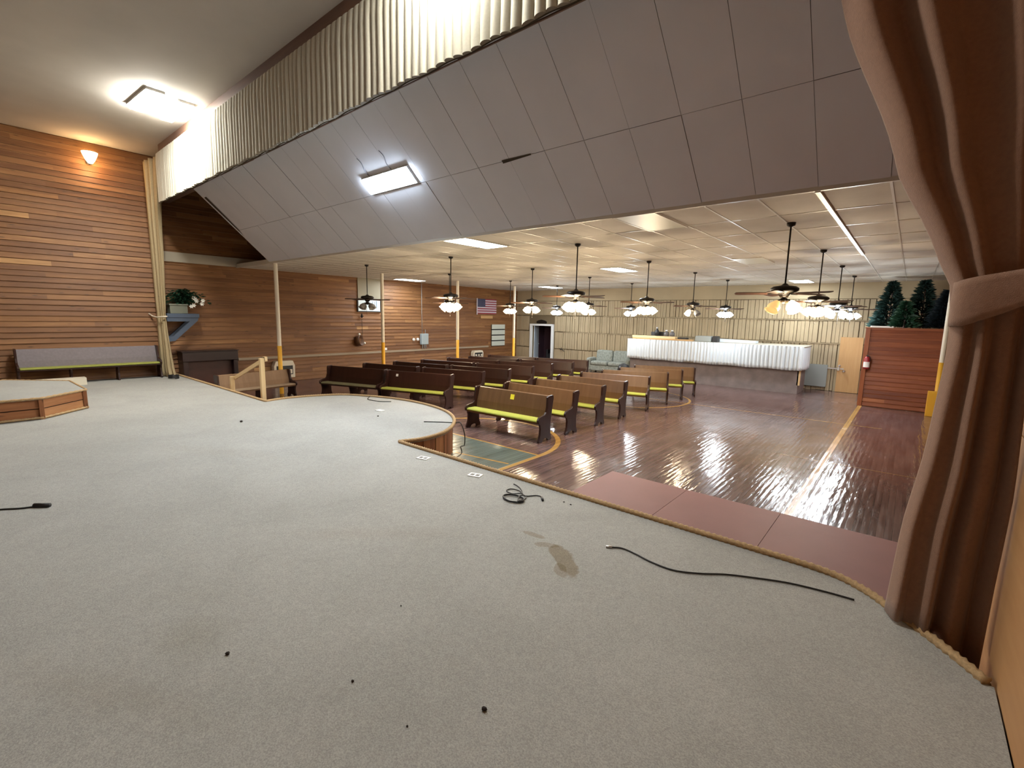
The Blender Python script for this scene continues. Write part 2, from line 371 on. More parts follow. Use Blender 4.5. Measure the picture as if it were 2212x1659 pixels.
# ---------------------------------------------------------------- board walls
def boards(mb, O, U, W, Nn, L, H, bh=.15, relief=.014, m=0, pale=.06, top=None, lo=1.2, hi=4.0, gap=1):
    """lap boards running along U (length L), stacked along W (height H), standing out along Nn"""
    O, U, W, Nn = V(O), V(U), V(W), V(Nn); k = 0; z = 0
    while z < H-1e-4:
        z1 = min(z+bh, H); a = 0
        while a < L-1e-4:
            b = min(L, a+random.uniform(lo, hi)); 
            if L-b < .4: b = L
            t = random.uniform(.08, .48)
            if random.random() < pale: t = random.uniform(.46, .72); b = min(b, a+random.uniform(.4, 1.3))
            o = random.random()*50
            e0, e1 = relief*random.uniform(.75, 1.25), relief*.15
            b2 = b
            if top:   # clip by a limit b_max(z)
                b2 = min(b, top((z+z1)/2))
                if b2 <= a: a = b; continue
            p = lambda u, ww, n: O+U*u+W*ww+Nn*n
            mb.face([p(a, z+.016, e0), p(b2, z+.016, e0), p(b2, z1, -e1), p(a, z1, -e1)], m, [(a+o, z+o), (b2+o, z+o), (b2+o, z1+o), (a+o, z1+o)], t)
            mb.face([p(a, z+.014, -.03), p(b2, z+.014, -.03), p(b2, z+.016, e0), p(a, z+.016, e0)], m, [(a, 0), (b2, 0), (b2, .01), (a, .01)], .1)
            if gap is not None: mb.face([p(a, z-.004, -.018), p(b2, z-.004, -.018), p(b2, z+.02, -.014), p(a, z+.02, -.014)], gap)
            a = b
        z = z1
MB.closed_ok = False

# ---------------------------------------------------------------- room shell
# hall floor with its painted court markings
f = MB(); f.box((XL-.2, 2, -.12), (XR+.2, YF+3.4, 0))
def strip(mb, pts, wd, z, m):
    pts = [V(p) for p in pts]; L = []; R = []
    for i, p in enumerate(pts):
        a = pts[max(0, i-1)]; b = pts[min(len(pts)-1, i+1)]; d = (b-a).normalized(); n = V((-d.y, d.x))*wd/2
        L.append((p.x+n.x, p.y+n.y, z)); R.append((p.x-n.x, p.y-n.y, z))
    for i in range(len(pts)-1): mb.face([R[i], R[i+1], L[i+1], L[i]], m)
KX, KY, KR = -6.69, 6.58, 1.83
f.face([(KX-KR, 2.5, .001), (KX+KR, 2.5, .001), (KX+KR, KY, .001), (KX-KR, KY, .001)], 1)
arc = lambda cx, cy, r, a0, a1: [(cx+r*cos(radians(a0+(a1-a0)*k/48)), cy+r*sin(radians(a0+(a1-a0)*k/48))) for k in range(49)]
strip(f, [(KX-KR, 2.5), (KX-KR, KY)], .06, .002, 2); strip(f, [(KX+KR, 2.5), (KX+KR, KY)], .09, .002, 2)
strip(f, [(KX-KR, KY), (KX+KR, KY)], .05, .0022, 2); strip(f, arc(KX, KY, KR, 0, 180), .10, .0025, 2)
strip(f, [(KX-.6, 5.5), (KX+KR-.1, 5.83)], .05, .0022, 2)
strip(f, arc(KX, 13.75, KR, 0, 360), .07, .002, 2)
strip(f, [(XL+.5, 13.75), (-.3, 13.95)], .045, .0022, 2)
strip(f, [(-.97, 6.4), (-.97, 17.5)], .10, .0024, 2)
strip(f, [(-1.7, 9.82), (1.4, 9.82)], .03, .002, 3); strip(f, [(-2.9, 18.15), (-1.04, 17.42), (2.0, 17.3)], .04, .002, 3)
struct(f.build('floor', [M['floor'], M['teal'], M['line'], M['lineb']]))

# left wall: stage part and hall part in one plane
wl = MB()
wl.box((XL-.15, -4.2, 0), (XL-.02, YF+.2, SCE+.05), 0)
boards(wl, (XL-.012, -4.2, 0), (0, 1, 0), (0, 0, 1), (1, 0, 0), YF+4.2, SCE, .14, .024, 0, .05, lo=1.5, hi=4.5)
struct(wl.build('wall_left', [M['pine'], M['joint']]))
t = MB(); t.box((XL, 4.03, CE), (XL+.07, 8.6, 4.16)); struct(t.build('trim_1', M['beige']))
t = MB(); t.box((XL, 6.0, .845), (XL+.06, 18.1, .925)); struct(t.build('trim_2', mat('ledge_paint', (.34, .27, .19), .6)))

# far wall: shell with the doorway, clad in rows of upright fibre slats
wf = MB()
DX0, DX1, DZ = -15.86, -14.56, 2.0
for a, b in (((XL-.2, YF+.03, 0), (DX0, YF+.15, CE+.3)), ((DX1, YF+.03, 0), (XR+.2, YF+.15, CE+.3)), ((DX0, YF+.03, DZ), (DX1, YF+.15, CE+.3))): wf.box(a, b, 2)
wf.box((XL, YF+.0, 3.32), (XR, YF+.03, CE), 0)
for (z0, z1, jit) in ((.0, .82, .02), (.85, 1.70, .02), (1.74, 2.53, .015), (2.57, 3.30, .015)):
    x = XL
    while x < XR:
        wd = random.uniform(.07, .15); gp = random.choice((.008, .012, .016, .022, .034)) if x > -14 else .008
        if not (DX0-.14 < x+wd and x < DX1+.14 and z0 < DZ+.1):
            d = random.uniform(0, .03)
            wf.box((x, YF-.012-d, z0+random.uniform(0, jit)), (x+wd, YF+.03, z1-random.uniform(0, jit)), 0)
        x += wd+gp
struct(wf.build('wall_back', [M['fartan'], M['farback'], M['slatback']]))
t = MB(); t.box((-11.5, YF-.06, 2.54), (XR, YF, 2.56)); struct(t.build('trim_3', M['fartan']))
t = MB(); t.box((-13.8, YF-.06, 1.705), (-1.9, YF, 1.73)); struct(t.build('trim_4', M['fartan']))
# doorway to the dim room behind
d = MB()
d.box((DX0-.13, YF-.09, 0), (DX0, YF+.16, DZ+.1)); d.box((DX1, YF-.09, 0), (DX1+.12, YF+.16, DZ+.1)); d.box((DX0, YF-.09, DZ), (DX1, YF+.16, DZ+.1))
dr = struct(d.build('door_1', M['white'], bevel=.01))
d = MB(); d.box((0, 0, 0), (.9, .045, 1.96)); lf = d.build('door_leaf', mat('pale_blue_white_paint', (.6, .68, .76), .5), dr); lf.location = (DX0+.03, YF+.16, .02); lf.rotation_euler.z = radians(112)
d = MB(); d.lathe([(0, 0), (.03, .01), (.035, .03), (.02, .05), (0, .055)], n=10, M=Matrix.Translation((.82, 0, .95)) @ Matrix.Rotation(radians(90), 4, 'X')); dk = d.build('door_knob', M['silver'], lf, smooth=True)
b = MB()
b.box((-17.4, YF+3.2, 0), (-12.0, YF+3.3, 2.8)); b.box((-17.5, YF+.16, 0), (-17.4, YF+3.3, 2.8)); b.box((-12.0, YF+.16, 0), (-11.9, YF+3.3, 2.8)); b.box((-17.5, YF+.16, 2.7), (-11.9, YF+3.3, 2.8))
struct(b.build('wall_beyond', M['purple']))

# right hall wall, stage right and back walls
w_ = MB(); w_.box((XR, 4.3, 0), (XR+.15, YF+.2, SCE)); boards(w_, (XR, YF, 0), (0, -1, 0), (0, 0, 1), (-1, 0, 0), YF-4.3, CE, .15, .015)
struct(w_.build('wall_right', [M['pine'], M['joint']]))
w_ = MB(); w_.box((.57, -4.2, 0), (.72, 4.25, SCE)); 
for i, (y0, y1) in enumerate(((-4.2, -1.75), (-1.74, .7), (.71, 1.9), (1.91, 4.22))):
    w_.box((.552, y0, ST), (.575, y1, 1.83), 0, .3+.15*i); w_.box((.552, y0, 1.84), (.575, y1, SCE), 0, .5-.1*i)
struct(w_.build('wall_stage_right', M['ply_orange']))
w_ = MB(); w_.box((XL-.2, -4.35, 0), (.72, -4.2, SCE+.1)); boards(w_, (.55, -4.2, 0), (-1, 0, 0), (0, 0, 1), (0, 1, 0), 17.5, SCE, .152, .02)
struct(w_.build('wall_front', [M['pine'], M['joint']]))
w_ = MB(); w_.box((.72, 4.1, 0), (XR+.15, 4.25, SCE)); struct(w_.build('wall_proscenium', M['pine']))
# ceilings
c = MB(); c.box((XL-.2, -4.35, SCE), (XR+.2, 4.45, SCE+.1)); struct(c.build('ceiling_stage', M['stageceil']))
c = MB()
x1 = XR; TX0 = -.93; nx = int((TX0-XL)/.61)+2
ys = [6.1+1.22*j for j in range(13)]
def tile_rows(x0, x1, y0, y1):
    n = 4; sg = random.uniform(.004, .02); tx = random.uniform(-.004, .004)
    return [[(x0+(x1-x0)*i/n, y0+(y1-y0)*j/n, CE-sg*sin(pi*i/n)*sin(pi*j/n)+tx*sin(pi*i/n)) for i in range(n+1)] for j in range(n+1)]
k = -8
xs = []
while TX0-.61*k > XL-.61: xs.append(TX0-.61*k); k += 1
for i in range(len(xs)-1):
    a, b2 = max(xs[i+1], XL), min(xs[i], XR+.1)
    if b2 <= a: continue
    for j in range(len(ys)-1):
        y0, y1 = max(ys[j], 6.14), min(ys[j+1], YF+.1)
        if y0 < y1: c.grid(tile_rows(a, b2, y0, y1)[::-1], 0)
for x in xs:
    if XL < x < XR:
        c.box((x-.012, 6.14, CE-.006), (x+.012, YF, CE+.01), 1)
for y in ys[1:]:
    if y < YF: c.box((XL, y-.012, CE-.0055), (XR, y+.012, CE+.01), 1)
c.box((TX0-.03, 6.14, CE-.03), (TX0+.02, 12.2, CE), 1)
c.box((XL-.2, 6.14, CE+.04), (XR+.2, YF+.2, CE+.1), 0)
c.box((XL, 6.11, CE-.02), (XR, 6.15, CE+.1), 1)
struct(c.build('ceiling', [M['tile'], M['tbar']], smooth=False))
# sloped soffit in boards with open joints
c = MB(); mS = -.92
ax = lambda X, s, o=0: V((X, 6.14-s*.7359, CE+s*.6771)) + V((0, -.6771, -.7359))*o
SL = 2.62
xx = [-14.475]; k = 23
while -.93-.61*k < -14.3: k -= 1
xs2 = [-14.475]+[-.93-.61*q for q in range(k, -5, -1)]
xs2 = [q for q in xs2 if q < 1.8]+[1.8]
for i in range(len(xs2)-1):
    for s0, s1 in ((0, 1.143), (1.149, SL)):
        a, b2 = xs2[i]+.0025, xs2[i+1]-.0025; o = random.uniform(0, .006)
        c.face([ax(a, s0, o), ax(b2, s0, o), ax(b2, s1, o+random.uniform(-.003, .003)), ax(a, s1, o)], 0)
        c.face([ax(a, s1, o), ax(a, s1, -.01), ax(a, s0, -.01), ax(a, s0, o)], 1); c.face([ax(b2, s0, o), ax(b2, s0, -.01), ax(b2, s1, -.01), ax(b2, s1, o)], 1)
        c.face([ax(a, s1, o), ax(b2, s1, o), ax(b2, s1, -.01), ax(a, s1, -.01)], 1); c.face([ax(a, s0, -.01), ax(b2, s0, -.01), ax(b2, s0, o), ax(a, s0, o)], 1)
c.face([ax(-14.475, 0, -.012), ax(1.8, 0, -.012), ax(1.8, SL, -.012), ax(-14.475, SL, -.012)], 1)
c.face([ax(-14.475, 0, -.05), ax(-14.475, SL, -.05), ax(-14.475, SL, .0), ax(-14.475, 0, .0)], 0)
c.face([ax(-14.475, 0, -.05), ax(1.8, 0, -.05), ax(1.8, SL, -.05), ax(-14.475, SL, -.05)], 1)
# the open slit where one joint has parted, and the dark edge strip at the left end
c.face([ax(-4.72, 1.12, .012), ax(-4.2, 1.14, .012), ax(-4.2, 1.16, .012), ax(-4.72, 1.17, .012)], 2)
c.face([ax(-14.36, .95, .012), ax(-14.28, 1.2, .012), ax(-14.22, 2.2, .012), ax(-14.36, 2.2, .012)], 2)
struct(c.build('ceiling_soffit', [M['slope'], M['slopegap'], M['farback']]))
w_ = MB(); w_.box((XL, 4.3, 5.55), (XR, 4.42, SCE)); struct(w_.build('wall_header', M['header']))
w_ = MB(); w_.box((XL-.02, 8.6, CE+.1), (CX, 8.7, SCE)); w_.box((CX-.05, 6.2, CE+.1), (CX, 8.7, SCE)); struct(w_.build('wall_loft', M['pine']))
c = MB(); c.box((XL-.1, 4.4, SCE), (CX+.1, 8.8, SCE+.1)); struct(c.build('ceiling_loft', M['stageceil']))

# ---------------------------------------------------------------- stage with round apron
edge = [(XL+.03, YE), (-10.56, YE)]
apr = spline([(-10.56, 4.24, 0), (-10.62, 4.9, 0), (-10.26, 5.8, 0), (-9.5, 6.25, 0), (-8.6, 6.48, 0), (-7.7, 6.46, 0), (-6.9, 6.24, 0), (-6.25, 5.8, 0), (-5.8, 5.2, 0), (-5.68, 4.65, 0), (-5.8, 4.24, 0)], 6)
edge += [(p.x, p.y) for p in apr[1:]]
right = spline([(-.5, 4.25, 0), (-.25, 4.22, 0), (-.05, 4.11, 0), (.11, 3.95, 0), (.27, 3.78, 0), (.42, 3.6, 0), (.525, 3.46, 0)], 5)
edge += [(p.x, p.y) for p in right]
stage = tag(empty('stage', (-8, 0, 0)), 'raised stage with grey carpet, rounded apron and wooden front edged in rope', 'stage')
s = MB(); poly = edge+[(.545, 3.46), (.545, -4.16), (XL+.03, -4.16)]
tri = [(p[0]+8, p[1], ST) for p in poly]
s.face(tri[::-1]); s.face([(p[0], p[1], ST-.03) for p in tri])
for i in range(len(tri)):
    a, b2 = tri[i], tri[(i+1) % len(tri)]; s.face([(a[0], a[1], ST-.03), (b2[0], b2[1], ST-.03), b2, a])
cp = s.build('carpet', M['carpet'], stage)
cp.data.materials.clear(); cp.data.materials.append(M['carpet'])
cp.parent = stage
s = MB(); rs = resample([V((p[0], p[1], 0)) for p in edge], .14)
for i in range(len(rs)-1):
    a, b2 = rs[i], rs[i+1]; dd = (b2-a); n = V((-dd.y, dd.x, 0)).normalized()
    g = random.uniform(0, .012); a2 = a+dd*.03; b3 = b2-dd*.03; t_ = random.random()*.6
    p = [a2+n*(-.03-g), b3+n*(-.03-g)]; o = random.random()*9
    s.face([(p[0].x+8, p[0].y, 0), (p[1].x+8, p[1].y, 0), (p[1].x+8, p[1].y, ST-.03), (p[0].x+8, p[0].y, ST-.03)], 0, [(0, o), (0, o+.14), (.5, o+.14), (.5, o)], t_)
    q = [a+n*-.05, b2+n*-.05]
    s.face([(q[0].x+8, q[0].y, 0), (q[1].x+8, q[1].y, 0), (q[1].x+8, q[1].y, ST-.03), (q[0].x+8, q[0].y, ST-.03)], 1)
s.build('front_boards', [M['pine_stage'], M['farback']], stage)
s = MB(); rp = resample([V((p[0]+8, p[1]-.012, ST+.012)) for p in edge], .022)
s.tube(rp, .028, 18, lobes=3, pitch=.15, lobe=.75)
s.build('rope_trim', M['rope'], stage, smooth=True)

# octagonal riser at the left of the stage
RZ = ST+.375
rp_ = [(-11.42, -1.0), (-11.45, .87), (-12.15, 1.54), (-13.8, 1.5), (-14.75, .6), (-14.75, -1.0), (-13.9, -1.9), (-12.2, -1.9)]
ris = tag(empty('riser', (-13, 0, ST)), 'low octagonal carpeted riser with wooden sides and rope edging at left of stage', 'platform')
s = MB(); pl = [(p[0]+13, p[1]) for p in rp_]
s.prism(pl, 2, .345, .375); s.build('carpet_top', M['carpet'], ris)
s = MB()
for i in range(8):
    a, b2 = V((*pl[i], 0)), V((*pl[(i+1) % 8], 0)); dd = b2-a; n = V((dd.y, -dd.x, 0)).normalized()
    if n.dot(a) < 0: n = -n
    boards(s, a-n*.03, dd.normalized(), (0, 0, 1), n, dd.length, .345, .175, .008, 0, .3)
    s.box((-.03, -.03, 0), (.03, .03, .345), 0, .15, Matrix.Translation(a-n*.02))
s.build('side_boards', [M['pine_stage'], M['joint']], ris)
s = MB()
for zz, rr in ((.37, .02), (.028, .02)):
    rp2 = resample([V((p[0]*1.004, p[1]*1.004, zz)) for p in pl], .03, closed=True); s.tube(rp2, rr, 15, lobes=3, pitch=.12, lobe=.7, closed=True)
s.build('rope_trim', M['rope'], ris, smooth=True)

# ---------------------------------------------------------------- pews
END = [(-.24, 0), (-.13, 0), (-.10, .045), (-.02, .065), (.06, .045), (.085, 0), (.2, 0), (.205, .05), (.165, .12), (.155, .3), (.18, .5), (.25, .85), (.24, .90), (.22, .915), (.07, .905), (.04, .88), (.03, .68), (.0, .585), (-.05, .545), (-.15, .53), (-.245, .51), (-.285, .46), (-.27, .40), (-.215, .365), (-.19, .28), (-.2, .16), (-.23, .09), (-.26, .04)]
def make_pew(L, wood_m, cushion, back_m=None, mids=1):
    root = empty('church_pew', (0, 0, 0))
    for sx in (-1, 1):
        e = MB(); e.prism(END, 0, sx*L/2-.022, sx*L/2+.022); e.build('end_panel', M['pew_end'], root, bevel=.006)
    h = L/2-.022
    e = MB()
    bk = [(.055, .40), (.085, .40), (.12, .6), (.205, .865), (.215, .885), (.19, .9), (.165, .885), (.085, .6)]
    e.prism(bk, 0, -h, h, t=.45); e.build('backrest', back_m or wood_m, root, bevel=.004)
    e = MB(); e.prism([(-.25, .375), (.1, .36), (.1, .385), (-.25, .405)], 0, -h, h, t=.4); e.build('seat_board', wood_m, root)
    e = MB(); cpf = [(-.262, .41), (.08, .392), (.085, .43), (.0, .455), (-.2, .462), (-.255, .452), (-.27, .43)]
    e.prism(cpf, 0, -h+.006, h-.006); e.build('seat_cushion', cushion, root, bevel=.008)
    for k in range(mids):
        x = 0 if mids == 1 else (-L/6 + k*L/3)
        e = MB(); e.prism([(-.19, 0), (.15, 0), (.12, .12), (.1, .36), (-.2, .375), (-.16, .2)], 0, x-.018, x+.018); e.build('center_leg', M['pew_end'], root)
    return root
def put_pew(root, l, r, h=.88):
    """l, r: floor-plan ends of the top rail"""
    l, r = V((*l, 0)), V((*r, 0)); c = (l+r)/2; d = (r-l).normalized(); a = atan2(d.y, d.x)
    c -= V((-d.y, d.x, 0))*.2
    root.location = (c.x, c.y, 0); root.rotation_euler.z = a
ORD = ['front', 'second', 'third', 'fourth', 'fifth', 'sixth', 'seventh', 'rearmost']
RP = [((-7.32, 7.58), (-5.42, 7.66)), ((-7.34, 8.57), (-5.34, 8.58)), ((-7.3, 9.64), (-5.36, 9.76)), ((-7.3, 10.68), (-5.34, 10.86)), ((-7.24, 11.78), (-5.4, 12.3)), ((-7.16, 12.86), (-5.45, 13.65)), ((-7.14, 13.95), (-5.45, 14.8)), ((-7.13, 15.0), (-5.42, 15.85))]
pr = make_pew(1.93, M['pew_light'], M['lime'], None, 0)
for i, (l, r) in enumerate(RP):
    o = pr if i == 0 else copy_tree(pr); put_pew(o, l, r)
    tag(o, 'brown pew with lime seat and yellow note on its back, front of right bank' if i == 0 else
        'brown wooden pew with lime cushion, %s row of the right-hand bank' % (ORD[i] if i < 7 else 'last and furthest'), 'pew', 'brown pews in the right-hand bank')
LR = [(-9.28, 8.54), (-9.2, 9.62), (-9.12, 10.66), (-9.18, 11.85), (-9.3, 13.0), (-9.15, 14.1), (-9.2, 15.15)]
LL = [(-13.38, 7.2), (-13.42, 8.42), (-13.3, 9.5), (-13.25, 10.65), (-13.2, 11.9), (-13.18, 12.95), (-13.15, 14.05)]
pd = None; dull = None
for i in range(7):
    l, r = V(LL[i]), V(LR[i]); mid = l+(r-l)*.545
    for k, (a, b2) in enumerate(((l, mid-(r-l)*.012), (mid+(r-l)*.012, r))):
        if k == 0:
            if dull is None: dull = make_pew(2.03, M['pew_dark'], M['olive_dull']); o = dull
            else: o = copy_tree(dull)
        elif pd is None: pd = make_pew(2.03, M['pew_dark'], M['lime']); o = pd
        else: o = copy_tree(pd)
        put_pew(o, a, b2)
        if k == 1 and i == 0: o.location.y -= .07
        side = ('left', 'right')[k]
        if i == 0: lab = 'dark wooden pew at the front of the left bank, ' + ('left of the pair' if k == 0 else 'with pale note on its back')
        else: lab = 'dark wooden pew, %s one of the pair in the %s row, left bank' % (side, ORD[i] if i < 6 else 'last')
        tag(o, lab, 'pew', 'dark pews in the left-hand bank')
# pew on stage against the left wall, facing the camera side
sp = make_pew(2.85, M['pew_dark'], M['olive'], M['mauvecloth'], 2); sp.location = (XL+.36, 2.33, ST+.001); sp.rotation_euler.z = radians(90)
tag(sp, 'long dark pew with grey back and olive cushion against the boarded wall on stage', 'pew')
fp = make_pew(2.0, M['pew_light'], mat('tan_seat', (.26, .18, .11), .7), wood('faded_pew_back', (.17, .095, .045), (.23, .135, .07), (.29, .18, .1), knots=False), 1); fp.location = (-13.78, 5.33, 0); fp.rotation_euler.z = radians(97); fp.scale = (1, 1, .87)
tag(fp, 'low tan-backed pew on the hall floor behind the pale wooden handrail', 'pew')
# small notes
def note(loc, rz, tilt, sx, sz, m, name, label):
    e = MB(); e.box((-sx/2, -.002, -sz/2), (sx/2, .002, sz/2)); o = e.build(name, m); o.location = loc; o.rotation_euler = (tilt, 0, rz); tag(o, label, 'note'); return o
def on_back(root, u, z):
    yb = interp(z, [.6, .885], [.085, .165])-.006
    return root.matrix_basis @ V((u, yb, z))
bpy.context.view_layer.update()
n1 = on_back(pr, .02, .77); note(n1, pr.rotation_euler.z, radians(-16), .10, .11, M['note'], 'sticky_note', 'yellow sticky note on the back of the front right pew')
n2p = [o for o in bpy.data.objects if o.get('label', '').endswith('with pale note on its back')][0]
n2 = on_back(n2p, -.72, .78); note(n2, n2p.rotation_euler.z, radians(-16), .07, .07, M['paper'], 'paper_note', 'pale note on the back of the front left dark pew')

# ---------------------------------------------------------------- columns
def column(x, y, label):
    root = tag(empty('steel_column', (x, y, 0)), label, 'column', 'painted steel columns')
    e = MB(); e.lathe([(.057, 1.455), (.057, CE)], n=20); e.build('upper_shaft', M['cream'], root, smooth=True)
    e = MB(); e.lathe([(.061, 0), (.061, 1.455), (.0, 1.456)], n=20); e.build('yellow_base', M['yellow'], root, smooth=True)
for j, lab in enumerate(('nearest the stage, beside the heater', 'second from the stage, beside the framed print', 'third from the stage, before the grey box', 'farthest, near the doorway')):
    column(CX, 6.28+3.65*j, 'white steel column with yellow base along the left aisle, '+lab)
column(.70, 17.2, 'white steel column with yellow base beside the boarded booth, half hidden by the curtain')
e = MB(); e.box((-.1, -.09, 0), (.1, .09, .68)); o = e.build('column_guard', M['yellow'], bevel=.01); o.location = (.60, 16.95, 0); tag(o, 'yellow padded guard standing at the foot of the column by the booth', 'guard')

# ---------------------------------------------------------------- ceiling fans
def make_fan(state):
    """state: shade states, one per shade"""
    r = empty('ceiling_fan', (0, 0, 0))
    e = MB(); e.tube([(0, 0, -.02), (0, 0, -.88)], .012, 8); e.build('down_rod', M['darkmetal'], r, smooth=True)
    e = MB(); e.lathe([(.0, 0), (.06, -.002), (.055, -.04), (.02, -.06), (0, -.06)], n=14); e.build('ceiling_canopy', M['darkmetal'], r, smooth=True)
    e = MB(); e.lathe([(0, -.85), (.03, -.86), (.05, -.885), (.15, -.9), (.185, -.925), (.185, -.96), (.15, -.985), (.09, -1.0), (.07, -1.03), (.05, -1.06), (0, -1.065)], n=20); e.build('motor_housing', M['darkmetal'], r, smooth=True)
    for k in range(5):
        a = 2*pi*k/5+.35; Mx = Matrix.Rotation(a, 4, 'Z') @ Matrix.Translation((0, 0, -1.0)) @ Matrix.Rotation(radians(11), 4, 'X')
        e = MB(); e.prism([(.17, -.05), (.3, -.065), (.6, -.07), (.65, -.055), (.665, 0), (.65, .055), (.6, .07), (.3, .065), (.17, .05)], 2, -.004, .004, M=Mx); bl = e.build('blade', M['blade'], r)
        e = MB(); e.prism([(.07, -.018), (.2, -.03), (.22, 0), (.2, .03), (.07, .018)], 2, -.012, -.005, M=Mx); e.build('blade_bracket', M['darkmetal'], bl)
    e = MB(); e.lathe([(0, -1.06), (.045, -1.07), (.055, -1.1), (.04, -1.13), (.015, -1.15), (0, -1.15)], n=12)
    for k in range(4):
        a = 2*pi*k/4+.55; e.tube([(0.03*cos(a), .03*sin(a), -1.1), (.09*cos(a), .09*sin(a), -1.10), (.115*cos(a), .115*sin(a), -1.125)], .012, 6)
    kit = e.build('light_kit', M['darkmetal'], r, smooth=True)
    for k in range(4):
        a = 2*pi*k/4+.55
        Mx = Matrix.Translation((.115*cos(a), .115*sin(a), -1.12)) @ Matrix.Rotation(a, 4, 'Z') @ Matrix.Rotation(radians(-38), 4, 'Y') @ Matrix.Scale(1.12, 4)
        e = MB(); e.lathe([(.0, 0), (.03, -.002), (.045, -.03), (.066, -.07), (.07, -.1), (.062, -.125), (.078, -.15), (.07, -.149), (.05, -.12), (.0, -.1)], n=14, M=Mx)
        e.build('lamp_shade', {'w': M['lit_warm'], 'c': M['lit_cool'], 'o': M['glass_off'], 'a': M['glass_warm']}[state[k]], kit, smooth=True)
    e = MB(); e.tube([(.02, 0, -1.14), (.025, .005, -1.3), (.02, 0, -1.42)], .003, 5); e.lathe([(0, -1.42), (.008, -1.43), (0, -1.45)], (.02, 0, 0), 6); e.build('pull_chain', M['darkmetal'], r)
    return r
def fan_light(root, kind, e_):
    ld = bpy.data.lights.new('fan_lamp', 'POINT'); ld.color = WARM if kind == 'w' else COOL; ld.energy = e_; ld.shadow_soft_size = .12
    lo = bpy.data.objects.new('fan_lamp', ld); COL.objects.link(lo); lo.parent = root; lo.location = (0, 0, -1.30)
proto = {}
fx = [-12.31+3.606*i for i in range(4)]; fy = [7.935+3.2275*j for j in range(4)]
sta = {(0, 0): 'oooo', (3, 0): 'aaaw', (2, 2): 'wooa'}
COLN = ['leftmost', 'second from left', 'third from left', 'rightmost']; ROWN = ['nearest the stage', 'second from stage', 'third from stage', 'nearest the far wall']
for i in range(4):
    for j in range(4):
        stt = sta.get((i, j)) or ('cccc' if j == 3 or (i, j) == (3, 2) else 'wwww')
        if stt in proto: o = copy_tree(proto[stt])
        else: o = proto[stt] = make_fan(stt)
        o.location = (fx[i], fy[j], CE); o.rotation_euler.z = random.uniform(0, 6.28)
        kind = {'oooo': 'with unlit lamps', 'aaaw': 'with amber glowing shades', 'wooa': 'with one bulb lit'}.get(stt, 'with white lit lamps' if stt[0] == 'c' else 'with warm lit lamps')
        tag(o, 'dark ceiling fan %s, %s in row %s' % (kind, COLN[i], ROWN[j]), 'ceiling fan', 'ceiling fans in four rows')
for o in [q for q in COL.objects if q.name.startswith('ceiling_fan') and q.parent is None]:
    L_ = o['label']
    if 'unlit' in L_: continue
    o_e = FAN_W*(.35 if 'amber' in L_ or 'one bulb' in L_ else 1)
    fan_light(o, 'c' if 'white lit' in L_ else 'w', o_e)

# ---------------------------------------------------------------- ceiling lights
def troffer(x, y, on, label):
    r = tag(empty('ceiling_light', (x, y, CE)), label, 'ceiling light', 'recessed panel lights')
    e = MB()
    for a, b2 in (((-.31, -.615, -.025), (-.285, .615, .0)), ((.285, -.615, -.025), (.31, .615, .0)), ((-.285, -.615, -.025), (.285, -.59, .0)), ((-.285, .59, -.025), (.285, .615, .0))): e.box(a, b2)
    e.build('frame', M['tbar'], r)
    e = MB(); e.box((-.285, -.59, -.022), (.285, .59, -.012)); e.build('diffuser', M['panel_on'] if on else M['panel_off'], r)
troffer(-6.66, 6.75, True, 'lit white ceiling panel nearest the sloped soffit')
troffer(-3.07, 6.73, False, 'unlit ceiling panel beside the sloped soffit')
troffer(-15.9, 12.25, True, 'lit ceiling panel over the left aisle beside the boarded wall')
troffer(-6.65, 12.6, True, 'lit ceiling panel in the middle of the hall')
troffer(-3.0, 12.25, False, 'unlit ceiling panel in the middle of the hall')
troffer(-13.2, 18.35, True, 'lit ceiling panel near the far doorway')
troffer(-3.1, 19.1, True, 'lit ceiling panel over the skirted counter by the far wall')
r = tag(empty('tube_light', (-7.23, 5.15, 0)), 'glowing tube light on the sloped grey soffit above the apron', 'tube light')
r.location = ax(-7.23, 1.34, .0); r.rotation_euler = (radians(-42.6), 0, 0)
e = MB(); e.prism([(-.155, 0), (-.155, -.05), (.155, -.05), (.155, 0)], 0, -.665, .665); e.build('housing', M['white'], r)
e = MB(); e.prism([(-.15, -.05), (-.13, -.068), (.13, -.068), (.15, -.05)], 0, -.66, .66); e.build('lens', M['slope_on'], r)
for dx, name in ((-.4, 'cord'), (.25, 'cord')):
    e = MB(); e.tube(spline([(dx, -.12, -.01), (dx-.03, -.25, -.02), (dx+.02, -.4, -.012), (dx-.01, -.5, -.01)], 6), .006, 6); e.build(name, mat('grey_cord', (.15, .15, .17), .6), r)
def stage_light(x, y, rz, label, L=1.25):
    r = tag(empty('stage_ceiling_light', (x, y, SCE), rz), label, 'ceiling light', 'stage ceiling lights')
    e = MB(); e.box((-L/2, -.16, -.05), (L/2, .16, 0)); e.build('housing', M['white'], r)
    e = MB(); e.prism([(-.15, -.05), (-.11, -.11), (.11, -.11), (.15, -.05)], 0, -L/2+.02, L/2-.02); e.build('lens', M['stage_on'], r)
stage_light(-12.5, 2.98, radians(3), 'glowing stage ceiling light, left and farther of the bright pair')
stage_light(-12.65, 3.55, radians(3), 'glowing stage ceiling light, nearer the pleated valance')
stage_light(-4.05, 3.62, 0, 'glowing stage ceiling light above the right half of the valance')
